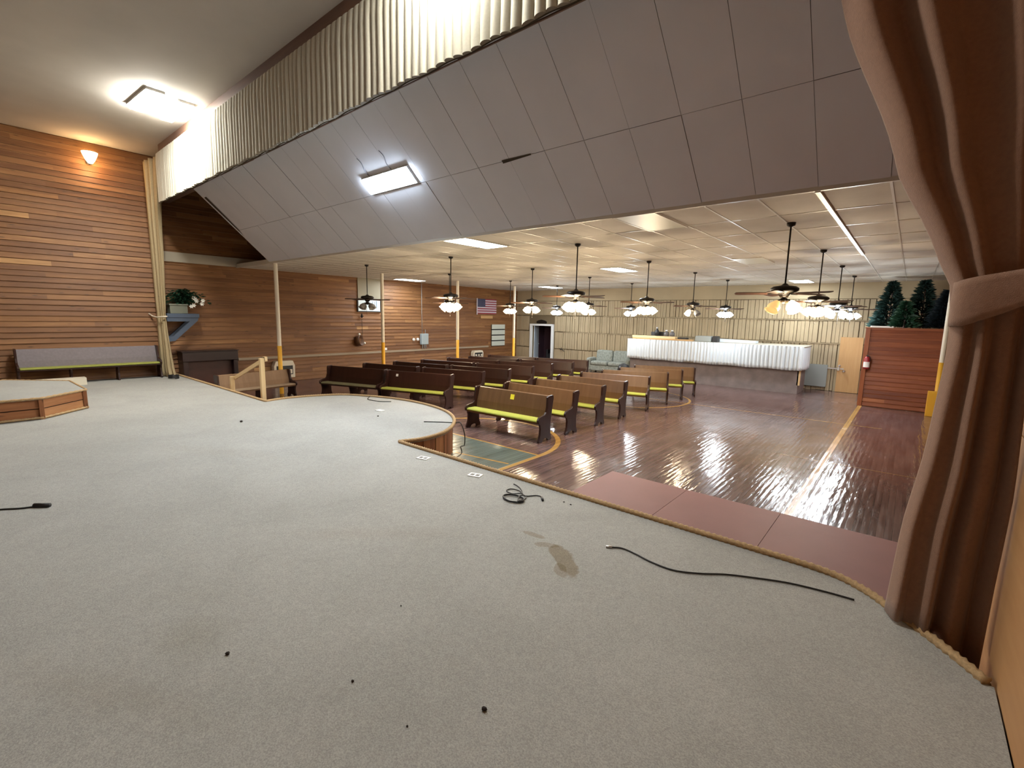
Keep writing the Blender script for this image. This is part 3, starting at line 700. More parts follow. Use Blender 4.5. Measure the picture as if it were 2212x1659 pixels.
# sconce
r = tag(empty('wall_sconce', (XL, 2.71, 6.25)), 'glowing amber wall sconce high on the boarded stage wall', 'wall lamp')
e = MB(); e.lathe([(0, 0), (.07, .0), (.07, .02), (0, .025)], n=14, M=Matrix.Translation((0.02, 0, 0)) @ Matrix.Rotation(radians(90), 4, 'Y')); e.build('backplate', M['darkmetal'], r)
e = MB()
e.tube([(.03, 0, -.02), (.1, 0, -.06), (.14, 0, .02)], .012, 6); e.build('arm', M['darkmetal'], r)
e = MB(); e.lathe([(.0, 0), (.05, .0), (.1, .08), (.15, .2), (.17, .27), (.16, .27), (.1, .12), (0, .05)], (.19, 0, -.05), 16); e.build('lamp_shade', mat('lit_sconce_glass', (1, .8, .5), .3, emit=(1, .72, .35), est=6, sample_emit=False), r, smooth=True)
ld = bpy.data.lights.new('sconce_lamp', 'POINT'); ld.color = (1, .6, .28); ld.energy = SCONCE_W; ld.shadow_soft_size = .08
lo = bpy.data.objects.new('sconce_lamp', ld); COL.objects.link(lo); lo.parent = r; lo.location = (.32, 0, -.12)

# ---------------------------------------------------------------- valance and curtains
vr = tag(empty('valance', (-8, 3.95, SCE)), 'long pale pleated valance hanging from the header along the stage ceiling', 'valance')
e = MB(); e.box((-7.68, -.02, -.22), (6.6, .1, 0)); e.build('header_board', M['header'], vr)
e = MB(); p_ = .142; x = -7.76; k = 0; cols = []
while x < 6.5:
    amp = .052+random.uniform(-.006, .006); wd = p_*random.uniform(.92, 1.08)
    for q in range(8):
        th = pi*q/8; cols.append((x+wd*(.5-.5*cos(th)*1.0), -amp*sin(th)))
    x += wd
rows = []
zt = [-.22, -.24, -.5, -.9, -1.3, -1.47]
for iz, z in enumerate(zt):
    f_ = [.35, .6, .95, 1, 1.08, 1.12][iz]
    rows.append([(cx_+.006*sin(z*3+cx_*5), -.05+cy_*f_, z+(.012*sin(cx_*9.0) if iz == 5 else 0)) for cx_, cy_ in cols])
e.grid(rows, 0)
e.grid([[(p[0], -.05+.02, p[2]) for p in rw] for rw in (rows[0], rows[-1])], 1)
lastr = rows[-1]
for q in range(0, len(lastr)-8, 8):
    seg = lastr[q:q+9]; e.face([(q_[0], q_[1], q_[2]+.003) for q_ in seg], 1)
e.build('pleated_cloth', [M['valance'], M['lining']], vr, smooth=True)

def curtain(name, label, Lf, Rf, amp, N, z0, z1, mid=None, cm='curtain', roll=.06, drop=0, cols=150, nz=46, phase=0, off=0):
    r = tag(empty(name, (Lf(z0)[0], Lf(z0)[1], z0)), label, 'curtain'); ox, oy = r.location.x, r.location.y
    rows = []
    for i in range(nz+1):
        z = z0+(z1-z0)*i/nz; L_, R_ = V((*Lf(z), 0)), V((*Rf(z), 0)); d = (R_-L_); n = V((d.y, -d.x, 0)).normalized(); A = amp(z)
        row = []; dz = 1-i/nz
        for j in range(cols+1):
            s_ = j/cols; p = L_+d*s_
            if mid: p += n*mid(z)*sin(pi*s_)
            wv = sin(2*pi*(N*s_+phase)+.35*sin(z*1.3))+.35*sin(2*pi*(N*1.63*s_)+z*.5)
            hook = max(0, 1-s_*6)
            p = p+n*(A*wv*(1-.35*hook)+off) + n*(-roll*hook*hook)
            row.append((p.x-ox, p.y-oy, z-z0-drop*min(1, max(0, (s_-.5)/.12))*max(0, 1-i/3)))
        rows.append(row)
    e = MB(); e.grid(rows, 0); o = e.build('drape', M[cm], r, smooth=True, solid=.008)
    return r
cz = [.54, 1.13, 1.73, 2.3, 2.47, 2.72, 2.9, 3.45, 4.5, 5.5, 6.7]; cxl = [.08, .10, .16, .185, .18, .15, .06, -.19, -.57, -.95, -1.3]
RCL = lambda z: (interp(z, cz, cxl), interp(z, [.54, 2.5, 4, 6.7], [3.78, 3.78, 3.84, 3.90]))
RCR = lambda z: (interp(z, [.54, 1.5, 2.5, 3.5, 6.7], [.51, .53, .5, .53, .53]), interp(z, [.54, 2.5, 6.7], [3.86, 3.80, 3.86]))
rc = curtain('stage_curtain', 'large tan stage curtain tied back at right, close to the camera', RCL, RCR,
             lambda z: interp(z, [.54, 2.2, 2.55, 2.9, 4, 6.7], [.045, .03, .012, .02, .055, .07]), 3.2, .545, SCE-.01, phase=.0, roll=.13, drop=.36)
# sash: a broad band round the waist, drawn up to the wall
e = MB(); rows = []; ox, oy = rc.location.x, rc.location.y
path = spline([(.30, 3.97, 0), (.21, 3.95, 0), (.165, 3.87, 0), (.18, 3.76, 0), (.25, 3.70, 0), (.36, 3.66, 0), (.47, 3.62, 0), (.545, 3.58, 0)], 6); Np = len(path)
for q in range(7):
    v = q/6; row = []
    for i, p in enumerate(path):
        t_ = i/(Np-1); lo_ = 2.45+.02*t_+.20*max(0, (t_-.5)/.5)**1.3; hi_ = 2.71+.0*t_+.08*max(0, (t_-.4)/.6); z = lo_+(hi_-lo_)*v
        bulge = .008*sin(v*pi)+.003*sin(v*16+i*.4)
        nrm = V((-.3, -.95, 0)); pp = p+nrm*bulge; row.append((pp.x-ox, pp.y-oy, z-.545))
    rows.append(row)
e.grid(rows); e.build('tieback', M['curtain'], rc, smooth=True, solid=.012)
lcz = [.54, .8, 1.27, 2.0, 2.28, 2.6, 4.62, 6.7]; lcx = [-15.9, -16.08, -16.2, -16.4, -16.45, -16.4, -16.2, -15.8]
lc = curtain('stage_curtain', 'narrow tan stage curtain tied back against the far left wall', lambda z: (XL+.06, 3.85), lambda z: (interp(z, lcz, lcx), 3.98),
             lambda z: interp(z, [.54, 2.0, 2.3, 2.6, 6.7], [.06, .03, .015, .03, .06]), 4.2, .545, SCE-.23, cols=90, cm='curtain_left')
e = MB(); ox, oy = lc.location.x, lc.location.y
e.tube([(XL+.0-ox, 3.7-oy, 1.80), (XL+.1-ox, 3.76-oy, 1.73), (-16.7-ox, 3.82-oy, 1.70), (-16.45-ox, 3.88-oy, 1.72), (-16.4-ox, 4.0-oy, 1.73)], .02, 8); e.build('tieback', M['cream'], lc, smooth=True)

# ---------------------------------------------------------------- steps and handrail at the left
h = tag(empty('handrail', (-11.05, YE+.13, 0)), 'unpainted pale lumber handrail beside the steps at the left of the stage', 'handrail')
e = MB(); e.box((-.045, -.03, 0), (.045, .06, 1.43)); e.build('post', M['lumber'], h, bevel=.004)
e = MB(); e.box((-1.87, -.03, 0), (-1.79, .06, .84)); e.build('post', M['lumber'], h, bevel=.004)
e = MB(); a0 = atan2(.62, 1.86); e.box((-1.98, -.02, -.045), (.02, .02, .045), M=Matrix.Translation((.04, .08, 1.42)) @ Matrix.Rotation(-a0, 4, 'Y')); e.build('rail', M['lumber'], h, bevel=.004)
e = MB(); e.box((-.06, .06, 1.36), (.06, .12, 1.46)); e.build('bracket', M['lumber'], h)
# ---------------------------------------------------------------- left wall furniture and fittings
def at(name, mb, m, loc, label, cat, **kw):
    o = mb.build(name, m, **kw); o.location = loc; return tag(o, label, cat)
pn = tag(empty('upright_console', (XL+.05, 5.06, 0)), 'dark varnished upright console standing against the boarded wall behind the curtain', 'console')
e = MB(); e.box((.0, -.76, .93), (.5, .76, 1.22)); e.build('top_case', M['piano'], pn, bevel=.01)
e = MB(); e.box((-.01, -.78, 1.22), (.53, .78, 1.245)); e.build('lid', M['piano'], pn, bevel=.005)
e = MB(); e.box((.03, -.62, .0), (.3, .62, .93)); e.build('lower_panel', M['piano2'], pn)
for y in (-.75, .62):
    e = MB(); e.box((.0, y, 0), (.48, y+.13, .93)); e.build('side_leg', M['piano'], pn, bevel=.01)
# slate shelf with planter and plant
sh = tag(empty('wall_shelf', (XL+.02, 4.44, 2.30)), 'slate blue bracketed shelf on the left wall beside the narrow curtain', 'shelf')
e = MB(); e.box((0, -.42, -.06), (.45, .40, .06)); e.build('shelf_board', M['slate'], sh, bevel=.008)
for x_ in (.03, .37):
    e = MB(); e.prism([(-.42, -.06), (.38, -.06), (.36, -.14), (-.26, -.74), (-.42, -.76), (-.42, -.62), (-.3, -.6), (.14, -.17), (-.42, -.17)], 0, x_, x_+.06); e.build('bracket', M['slate'], sh)
def leaves(mb, n, f_, size, m=0, droop=.3):
    for _ in range(n):
        p, d_ = f_(); p = V(p); d_ = V(d_).normalized(); L_ = size*random.uniform(.6, 1.3)
        sd = d_.cross(V((random.uniform(-.3, .3), random.uniform(-.3, .3), 1))).normalized()*L_*.22
        q = p+d_*L_*.5+V((0, 0, .05*L_)); t2 = p+d_*L_-V((0, 0, droop*L_))
        mb.face([p, q-sd, t2, q+sd], m)
pt_ = tag(empty('potted_plant', (XL+.27, 4.42, 2.36)), 'leafy green plant with white flowers in a grey box on the slate shelf', 'plant')
e = MB(); e.box((-.14, -.3, .004), (.16, .14, .27)); e.box((-.16, -.32, .24), (.18, .16, .28)); e.build('planter', M['planter'], pt_, bevel=.006)
e = MB()
def fl():
    a, r_, z = random.uniform(0, 2*pi), abs(random.gauss(0, .16)), random.uniform(.0, 1)
    return (abs(r_*cos(a)*.7)-.1, .12+r_*sin(a)*1.5, .28+.45*z*(1-r_)), (cos(a), sin(a), random.uniform(-.4, .9))
leaves(e, 520, fl, .13); e.build('foliage', M['leaf'], pt_)
for k, (y, z) in enumerate(((.30, .46), (.36, .38), (.22, .22), (.28, .25), (.53, .40), (.5, .30), (.34, .42))):
    e = MB()
    for q in range(6):
        a = q*pi/3; e.face([(0, 0, 0), (.03, .035*cos(a)-.02*sin(a), .035*sin(a)+.02*cos(a)), (.05, .07*cos(a), .07*sin(a)), (.03, .035*cos(a)+.02*sin(a), .035*sin(a)-.02*cos(a))])
    o = e.build('flower', M['petal'], pt_, loc=(.2, y, z))
# framed print with tan panel above
e = MB(); e.box((0, 10.5, 3.07), (.02, 11.58, CE)); o = e.build('wall_panel', mat('dull_beige_board', (.3, .26, .18), .8), loc=(XL+.01, 0, 0)); tag(o, 'beige board panel reaching from the framed print to the ceiling', 'panel')
pf = tag(empty('framed_print', (XL+.02, 11.0, 2.8)), 'wide white print in a dark frame high on the boarded left wall', 'picture')
e = MB()
for a, b2 in (((0, -.55, -.27), (.05, .55, -.23)), ((0, -.55, .23), (.05, .55, .27)), ((0, -.55, -.23), (.05, -.51, .23)), ((0, .51, -.23), (.05, .55, .23))): e.box(a, b2)
e.build('frame', M['black'], pf)
e = MB(); e.box((.01, -.51, -.23), (.03, .51, .23), 0)
for y0, y1, z0, z1 in ((.12, .16, -.1, .17), (.22, .25, -.12, .17), (.30, .36, -.12, .19), (-.05, .02, -.06, .1)): e.box((.03, y0, z0), (.033, y1, z1), 1)
e.build('print', [mat('print_paper', (.7, .8, .8), .4), mat('print_grey', (.28, .36, .42), .6)], pf)
# round ornament with chain
bk_ = tag(empty('hanging_basket', (XL+.02, 10.38, 1.36)), 'round brown open basket hung on the left wall under a thin dark chain', 'basket')
e = MB(); e.lathe([(0, 0), (.16, .01), (.20, .05), (.215, .22), (.2, .22), (.185, .06), (0, .03)], n=22, M=Matrix.Translation((.0, 0, 0)) @ Matrix.Rotation(radians(35), 4, 'Z') @ Matrix.Rotation(radians(80), 4, 'Y')); e.build('bowl', wood('basket_brown', (.05, .02, .01), (.1, .045, .02), (.18, .09, .04), knots=False), bk_, smooth=True)
e = MB()
for k in range(12): 
    e.tube([(.03+.012*cos(q*pi/3), .26+.015*sin(q*pi/3)*(k % 2), .2+.06*k+.03*sin(q*pi/3)) for q in range(6)], .005, 5, closed=True)
e.build('chain', M['darkmetal'], bk_)
e = MB(); e.lathe([(0, 0), (.03, .03), (.045, .08), (.03, .14), (.01, .2), (0, .21)], (.05, .25, .92), 10); e.box((.03, .2, .98), (.06, .32, 1.02)); e.build('finial', M['darkmetal'], bk_, smooth=False)
for y, z in ((.33, -.08), (.1, .28)):
    e = MB(); e.lathe([(0, -.05), (.04, -.03), (.05, 0), (.04, .03), (0, .05)], (.06, y, z), 10); e.build('white_bulb', M['petal'], bk_, smooth=True)
# electrical box with conduit
eb = tag(empty('electrical_box', (XL+.02, 13.78, 1.38)), 'grey electrical box with thin conduit rising to the ceiling on the left wall', 'electrical box')
e = MB(); e.box((0, -.2, -.25), (.14, .2, .24)); e.build('cover', M['greybox'], eb, bevel=.02)
e = MB(); e.tube([(.03, -.08, .24), (.03, -.1, 1.2), (.03, -.1, CE-1.38)], .016, 8); e.build('conduit', mat('conduit_grey', (.33, .3, .27), .5), eb, smooth=True)
e = MB(); e.tube([(.03, .1, .24), (.03, .1, .42)], .012, 6); e.tube([(.05, -.08, -.25), (.05, -.08, -.45)], .02, 6); e.tube([(.05, .02, -.25), (.05, .05, -.45)], .02, 6); e.tube([(.05, .1, -.25), (.05, .14, -.42)], .015, 6); e.build('pipe_stub', M['greybox'], eb, smooth=True)
for y in (-.33, -.55):
    e = MB(); e.lathe([(0, .06), (.06, .055), (.07, .02), (.07, 0)], n=14, M=Matrix.Translation((0, y, -.02)) @ Matrix.Rotation(radians(90), 4, 'Y')); e.build('dial', M['paper'], eb, smooth=True)
# flag
fg = tag(empty('flag', (XL+.03, 17.98, 2.95)), 'small flag with red and white stripes and starred blue canton on the left wall', 'flag')
e = MB(); FW, FH = 1.42, .76; hs = FH/13
for k in range(13):
    z1 = FH/2-k*hs; y0 = -FW/2 if k >= 7 else -FW/2+FW*.4
    e.box((0, y0, z1-hs), (.008, FW/2, z1), 1 if k % 2 else 0)
e.box((0, -FW/2, FH/2-7*hs), (.008, -FW/2+FW*.4, FH/2), 2)
for rw in range(9):
    nn = 6 if rw % 2 == 0 else 5
    for q in range(nn):
        yy = -FW/2+FW*.4*(q+.5+(0 if nn == 6 else .5))/6; zz = FH/2-7*hs*(rw+.7)/9.4
        e.face([(.009, yy+(.017 if t_ % 2 == 0 else .007)*sin(t_*pi/5), zz+(.017 if t_ % 2 == 0 else .007)*cos(t_*pi/5)) for t_ in range(10)], 1)
e.build('cloth', [M['flagred'], M['flagwhite'], M['flagblue']], fg)
e = MB(); e.box((0, -.78, -.42), (.02, -.72, .40)); e.build('pole_sleeve', M['flagwhite'], fg)
e = MB(); e.box((0, -.45, -.07), (.015, .45, .07)); o = e.build('wooden_plaque', M['ply'], loc=(XL+.03, 17.95, 2.41)); tag(o, 'small tan plaque on the wall just below the flag', 'plaque')
# letter board
lb = tag(empty('letter_board', (XL+.02, 18.85, 1.46)), 'white hymn board with three dark slots near the far left corner', 'board')
e = MB(); e.box((0, -.52, -.57), (.03, .52, .57)); e.build('backing', M['black'], lb)
for k in range(4):
    z0 = .57-.295*k; e = MB(); e.box((.03, -.52, z0-.235), (.05, .52, z0)); e.build('panel', M['signwhite'], lb)
# heaters
def heater(y, z, wy, hz, label):
    r = tag(empty('gas_heater', (XL+.04, y, z)), label, 'heater', 'gas heaters on the left wall')
    e = MB(); pr_ = [(-wy/2, 0), (wy/2, 0), (wy/2+.01, hz*.7), (wy/2-.06, hz), (-wy/2+.06, hz), (-wy/2-.01, hz*.7)]; e.prism(pr_, 0, 0, .22); e.build('casing', M['cream'], r, bevel=.02)
    e = MB(); e.box((.215, -wy/2+.08, .12*hz/.6), (.235, wy/2-.08, hz*.72)); e.build('burner_opening', M['black'], r)
    for k in range(3):
        yy = -wy/2+.16+(wy-.32)*k/2; e = MB(); e.box((.235, yy-.05, .15*hz/.6), (.245, yy+.05, hz*.5)); e.build('radiant', M['cream'], r)
heater(7.4, .16, .72, .6, 'cream gas heater behind the first yellow column')
heater(17.15, .36, .7, .36, 'small cream heater under the flag near the far corner')
for y, z, lab in ((11.45, 1.0, 'small white outlet on the wall just right of the second column'), (15.6, 1.05, 'small white outlet on the wall right of the third column')):
    e = MB(); e.box((0, -.06, -.05), (.03, .06, .05)); o = e.build('wall_outlet', M['paper'], loc=(XL+.02, y+.3, z), bevel=.005); tag(o, lab, 'outlet', 'wall outlets')
e = MB(); e.box((0, -.45, 0), (.3, .45, .18)); o = e.build('low_box', M['cream'], loc=(XL+.7, 1.62, ST)); tag(o, 'low cream box on the stage floor in front of the long pew', 'box')

# ---------------------------------------------------------------- far wall things
def arch():
    e = MB(); e.prism([(-.32, 0), (.32, 0), (.34, .1), (.2, .16), (0, .2), (-.2, .16), (-.34, .1)], 1, -.03, 0); return e
o = arch().build('door_plaque', M['darkmetal'], loc=(-15.2, YF-.05, 2.13)); tag(o, 'dark carved plaque above the white-framed doorway', 'plaque')
e = MB(); e.tube(spline([(-.15, 0, .08), (-.05, -.03, .02), (0, -.04, .06), (.08, -.03, 0), (.15, 0, -.06)], 5), .015, 6); e.tube([(-.04, -.03, .04), (-.02, -.02, .14)], .012, 6)
o = e.build('wall_hook', M['darkmetal'], loc=(-13.85, YF-.05, .78)); tag(o, 'small dark twig-shaped hook on the far wall right of the doorway', 'hook')
# dark chair and bundle in the room beyond
ch = tag(empty('armchair', (-15.3, YF+1.6, 0)), 'dark armchair barely visible in the dim room beyond the doorway', 'armchair')
e = MB(); e.box((-.4, -.4, .12), (.4, .4, .45)); e.build('seat', M['black'], ch, bevel=.05)
e = MB(); e.box((-.4, .25, .4), (.4, .45, 1.05)); e.build('backrest', M['black'], ch, bevel=.06)
for x in (-.5, .38): 
    e = MB(); e.box((x, -.4, .05), (x+.14, .42, .65)); e.build('armrest', M['black'], ch, bevel=.04)
e = MB(); e.lathe([(0, 0), (.35, .02), (.4, .2), (.3, .5), (.22, .9), (.1, 1.05), (0, 1.08)], n=16); o = e.build('cloth_bundle', M['navy'], loc=(-14.45, YF+.75, 0), smooth=True); tag(o, 'dark blue cloth bundle standing in the dim room beyond the doorway', 'bundle')

# counter with skirting
CXL, CXR, CY0, CY1 = -9.15, -2.72, 18.42, 20.0
cn = tag(empty('counter', (-5.9, CY0, 0)), 'long tall counter with pleated white skirting and grey base before the far wall', 'counter')
e = MB(); e.box((-3.2, .2, 0), (3.08, 1.5, .84)); e.build('base', M['counter'], cn)
e = MB(); e.box((-3.25, .03, 1.6), (3.2, 1.6, 1.64)); e.build('top', M['beige'], cn)
e = MB(); e.box((-3.2, .06, .82), (3.15, .14, 1.6)); e.box((3.1, .06, .82), (3.15, 1.5, 1.6)); e.box((-3.2, .06, .82), (-3.15, 1.5, 1.6)); e.build('frame', M['beige'], cn)
e = MB(); e.box((3.04, .2, .3), (3.13, .3, .84)); e.build('corner_post', M['lumber'], cn)
e = MB(); rows = []; NS = 420
for iz, z in enumerate((1.642, 1.636, 1.5, 1.2, .95, .83)):
    row = []; A = (.004, .012, .022, .03, .036, .04)[iz]
    for k in range(NS+1):
        s_ = k/NS*(6.43+1.5); n_ = (sin(s_*52+2*sin(s_*1.7))*A+.4*A*sin(s_*23))*min(1, abs(s_-6.43)/.08)
        zz = z+(.012*sin(s_*5)+.03*(abs(s_-2.6) < .2) if iz == 5 else 0)
        if abs(s_-6.43) < .0096: row.append((3.18, -.02, zz))
        elif s_ < 6.43: row.append((-3.25+s_, -.02-n_, zz))
        else: row.append((3.18+n_*.7, -.02+(s_-6.43), zz))
    rows.append(row)
e.grid(rows); e.build('skirting', M['skirt'], cn, smooth=True, solid=.004)
def boxthing(name, a, b2, m, label, cat, group=None, bevel=.005, rz=0):
    c_ = V(((a[0]+b2[0])/2, (a[1]+b2[1])/2, a[2])); e = MB(); e.box((a[0]-c_.x, a[1]-c_.y, 0), (b2[0]-c_.x, b2[1]-c_.y, b2[2]-a[2])); o = e.build(name, m, bevel=bevel); o.location = c_; o.rotation_euler.z = rz; return tag(o, label, cat, group)
boxthing('plank', (-9.0, 18.55, 1.644), (-6.5, 18.8, 1.70), M['ply'], 'lower plank lying on the left end of the skirted counter', 'plank')
boxthing('plank', (-9.05, 18.6, 1.70), (-7.2, 18.85, 1.79), M['lumber'], 'upper shorter plank stacked on the counter\'s left end', 'plank')
boxthing('speaker_box', (-8.35, 18.9, 1.643), (-7.75, 19.3, 1.95), M['black'], 'dark low speaker box on the counter behind the planks', 'speaker')
def bottle(x, y, z, r_, h_, m, capm, label):
    r = tag(empty('bottle', (x, y, z)), label, 'bottle', 'bottles on the counter'); e = MB(); e.lathe([(0, 0), (r_, .01), (r_, h_*.55), (r_*.4, h_*.75), (r_*.35, h_*.9), (0, h_*.9)], n=12); e.build('body', m, r, smooth=True)
    e = MB(); e.lathe([(r_*.42, h_*.86), (r_*.45, h_), (0, h_)], n=10); e.build('cap', capm, r, smooth=True)
bottle(-8.02, 18.72, 1.79, .09, .36, M['black'], M['silver'], 'tall dark bottle on the upper plank of the counter')
bottle(-7.62, 18.72, 1.79, .10, .25, mat('grey_glass', (.12, .11, .11), .3), M['paper'], 'stout grey jar with white cap on the planks, left of two')
bottle(-7.38, 18.72, 1.79, .10, .25, mat('grey_glass_b', (.12, .11, .11), .3), M['paper'], 'stout grey jar with white cap on the planks, right of two')
boxthing('folded_cloth', (-7.1, 18.6, 1.70), (-6.75, 18.85, 1.77), M['black'], 'flat dark folded cloth on the lower plank of the counter', 'cloth')
boxthing('equipment_case', (-6.45, 18.7, 1.643), (-5.85, 19.1, 1.86), M['greenboard'], 'grey-green equipment case on the counter', 'case', bevel=.02)
boxthing('equipment_case', (-5.8, 18.7, 1.643), (-5.62, 19.05, 1.87), M['black'], 'small black case beside the grey-green case on the counter', 'case', bevel=.02)
e = MB(); e.prism([(-.95, 0), (.95, 0), (.95, .08), (-.7, .12), (-.95, .06)], 1, 0, .5); o = e.build('folded_tablecloth', M['skirt'], loc=(-6.4+.0, 18.62, 1.645)); 
o.location = (-5.35+.0, 19.15, 1.645); tag(o, 'pale folded tablecloth lying across the middle of the counter', 'tablecloth')
# loveseat
sf = tag(empty('loveseat', (-10.4, 19.35, 0), radians(6)), 'sage green patterned loveseat beside the skirted counter', 'sofa')
e = MB(); e.box((-.95, -.4, .08), (.95, .35, .34)); e.box((-.9, -.35, 0), (-.8, -.25, .1)); e.box((.8, -.35, 0), (.9, -.25, .1)); e.box((-.9, .2, 0), (-.8, .3, .1)); e.box((.8, .2, 0), (.9, .3, .1)); e.build('base', M['sofa'], sf, bevel=.04)
for k, x in enumerate((-.42, .42)):
    e = MB(); e.box((x-.4, -.45, .34), (x+.4, .15, .52)); e.build('seat_cushion', M['sofa'], sf, bevel=.06)
    e = MB(); e.box((x-.41, .08, .45), (x+.41, .38, 1.03), M=Matrix.Rotation(radians(-6), 4, 'X')); e.build('back_cushion', M['sofa'], sf, bevel=.1)
for x in (-1.05, .83):
    e = MB(); e.box((x, -.45, .06), (x+.22, .3, .66)); e.build('armrest', M['sofa'], sf, bevel=.08)
e = MB(); e.lathe([(0, 0), (.2, .02), (.24, .15), (.17, .32), (0, .36)], n=14); o = e.build('black_bag', M['black'], loc=(-9.12, 18.1, 0), smooth=True); o.scale = (1.2, 1, 1.7); tag(o, 'black bag standing between the loveseat and the counter', 'bag')
# far right
boxthing('leaning_panel', (-2.94, YF-.12, .14), (-2.2, YF-.07, .95), M['greenboard'], 'square grey-green panel fixed low on the far wall right of the counter', 'panel')
e = MB(); e.box((-2.2, YF-.14, .82), (-1.72, YF-.08, .86), 0); e.box((-1.9, YF-.18, .78), (-1.84, YF-.08, .9), 0); e.lathe([(0, 0), (.04, 0), (.04, .06), (0, .06)], (-1.70, YF-.2, .74), 10); o = e.build('door_latch', M['silver']); tag(o, 'metal bar latch between the grey panel and the plywood door', 'latch')
dp = struct(empty('door_2', (-1.58, YF-.06, 0)))
e = MB(); e.box((-.33, -.05, .01), (.33, 0, 1.97)); e.build('door_leaf', M['ply'], dp)
e = MB(); e.lathe([(0, 0), (.03, .01), (.035, .04), (0, .06)], n=10, M=Matrix.Translation((-.27, -.05, .95)) @ Matrix.Rotation(radians(90), 4, 'X')); e.build('door_knob', M['silver'], dp)
# booth of boards
bo = tag(empty('booth', (.9, 17.52, 0)), 'red-brown boarded booth standing at the right end of the far wall', 'booth')
e = MB(); e.box((-1.92, .03, 0), (2.2, 2.8, 2.32)); boards(e, (-1.86, .03, 0), (1, 0, 0), (0, 0, 1), (0, -1, 0), 4.03, 2.3, .128, .03, 0, .12, lo=2, hi=5)
e.build('boarded_wall', [M['pine_red'], M['joint']], bo)
e = MB(); e.box((-1.95, -.03, 0), (-1.84, .05, 2.34)); e.build('corner_trim', M['pine_red'], bo)
e = MB(); e.box((-1.97, -.06, 2.32), (2.21, 2.8, 2.35)); e.build('roof_board', M['pine_red'], bo)
ex = tag(empty('fire_extinguisher', (-.93, 17.40, 1.12)), 'red fire extinguisher with white label on the booth corner', 'fire extinguisher')
e = MB(); e.lathe([(0, 0), (.07, .01), (.075, .05), (.075, .3), (.05, .36), (.02, .38), (0, .38)], n=16); e.build('cylinder', M['red'], ex, smooth=True)
e = MB(); e.lathe([(.077, .06), (.077, .22)], n=16); e.build('label_wrap', M['paper'], ex, smooth=True)
e = MB(); e.box((-.02, -.05, .38), (.02, .06, .42)); e.tube([(0, -.03, .4), (.06, -.05, .38), (.08, -.03, .25)], .01, 6); e.build('valve', M['black'], ex)
def xmas(x, y, z, h_, r_, m, label, n=1500):
    r = tag(empty('artificial_tree', (x, y, z)), label, 'artificial tree', 'artificial trees on the booth')
    e = MB(); e.tube([(0, 0, 0), (0, 0, h_*.97)], .02, 6); e.build('trunk', M['piano2'], r)
    e = MB()
    for _ in range(n):
        u = random.random()**1.5; a = random.uniform(0, 2*pi); R_ = r_*(1-u)**.8*random.uniform(.25, 1)+.02; zz = .08+u*(h_-.12)
        p = V((R_*cos(a), R_*sin(a), zz-.1*R_)); d_ = V((cos(a), sin(a), random.uniform(-.2, .5))).normalized(); L_ = random.uniform(.07, .15)
        sd = d_.cross(V((0, 0, 1))).normalized()*L_*.3
        e.face([p-d_*L_*.3, p+sd, p+d_*L_, p-sd])
        up_ = V((0, 0, 1))*L_*.25; e.face([p-d_*L_*.3, p+up_, p+d_*L_, p-up_])
    e.build('foliage', m, r)
xmas(-.58, 18.35, 2.35, 1.40, .47, M['needle'], 'dark green artificial tree, left one on top of the booth')
xmas(.16, 18.35, 2.35, 1.42, .5, M['needle'], 'dark green artificial tree, middle one on top of the booth')
xmas(.66, 18.0, 2.35, 1.1, .42, M['needle_b'], 'bluish artificial tree, right one on top of the booth beside the column')
xmas(-.2, 17.75, 2.35, .8, .34, M['leaf'], 'low bright green shrub between the trees on top of the booth', 700)
boxthing('white_box', (-.95, 17.47, 2.35), (-.42, 17.62, 2.40), M['paper'], 'flat white box at the front edge of the booth top', 'box')

# ---------------------------------------------------------------- maroon floor sheets
for k, (x0, x1, lab) in enumerate(((-3.46, -2.26, 'leftmost'), (-2.25, -1.05, 'second from left'), (-1.04, .16, 'third from left'), (.17, 1.37, 'rightmost, mostly behind the curtain'))):
    boxthing('floor_sheet', (x0-.003, 4.27, .003), (x1+.003, 6.68, .016), M['maroon'], 'maroon floor sheet laid before the stage, '+lab, 'floor sheet', 'maroon floor sheets', bevel=.002)

# ---------------------------------------------------------------- cables, plates, crumbs on the carpet
Z = ST+.008
def cable(name, pts, r_, label, tip=None, parent=None):
    root = tag(empty(name, (pts[0][0], pts[0][1], 0)), label, 'cable'); o_ = V((pts[0][0], pts[0][1], 0))
    e = MB(); e.tube(spline([V(p)-o_ for p in pts], 7), r_, 8); e.build('cord', M['black'], root, smooth=True)
    for (p, q, rr, m_) in (tip or []): 
        e = MB(); e.tube([V(p)-o_, V(q)-o_], rr, 10); e.build('connector', m_, root, smooth=True)
    return root
cable('cable', [(-1.765, 3.44, Z), (-1.68, 3.49, Z), (-1.55, 3.475, Z), (-1.4, 3.44, Z), (-1.22, 3.44, Z), (-1.05, 3.53, Z), (-.9, 3.65, Z), (-.7, 3.76, Z), (-.5, 3.85, Z), (-.28, 3.9, Z), (-.11, 3.92, Z)], .0065, 'long black cable with silver plug lying on the carpet near the rope edge', [((-1.80, 3.42, Z+.002), (-1.755, 3.445, Z+.002), .011, M['silver'])])
cp_ = [(-3.35, 4.04, Z), (-3.30, 4.03, Z), (-3.2, 3.98, Z), (-3.11, 3.9, Z), (-3.10, 3.84, Z+.01), (-3.17, 3.80, Z), (-3.27, 3.82, Z), (-3.27, 3.90, Z), (-3.17, 3.92, Z), (-3.08, 3.87, Z), (-3.0, 3.83, Z), (-2.97, 3.76, Z), (-2.99, 3.68, Z)]
for q in range(26):
    a = 2*pi*q/8-.2; cp_.append((-3.06+(.125+.006*sin(q*1.7))*cos(-a), 3.69+(.085+.006*cos(q*2.1))*sin(-a), Z+.002*q/3))
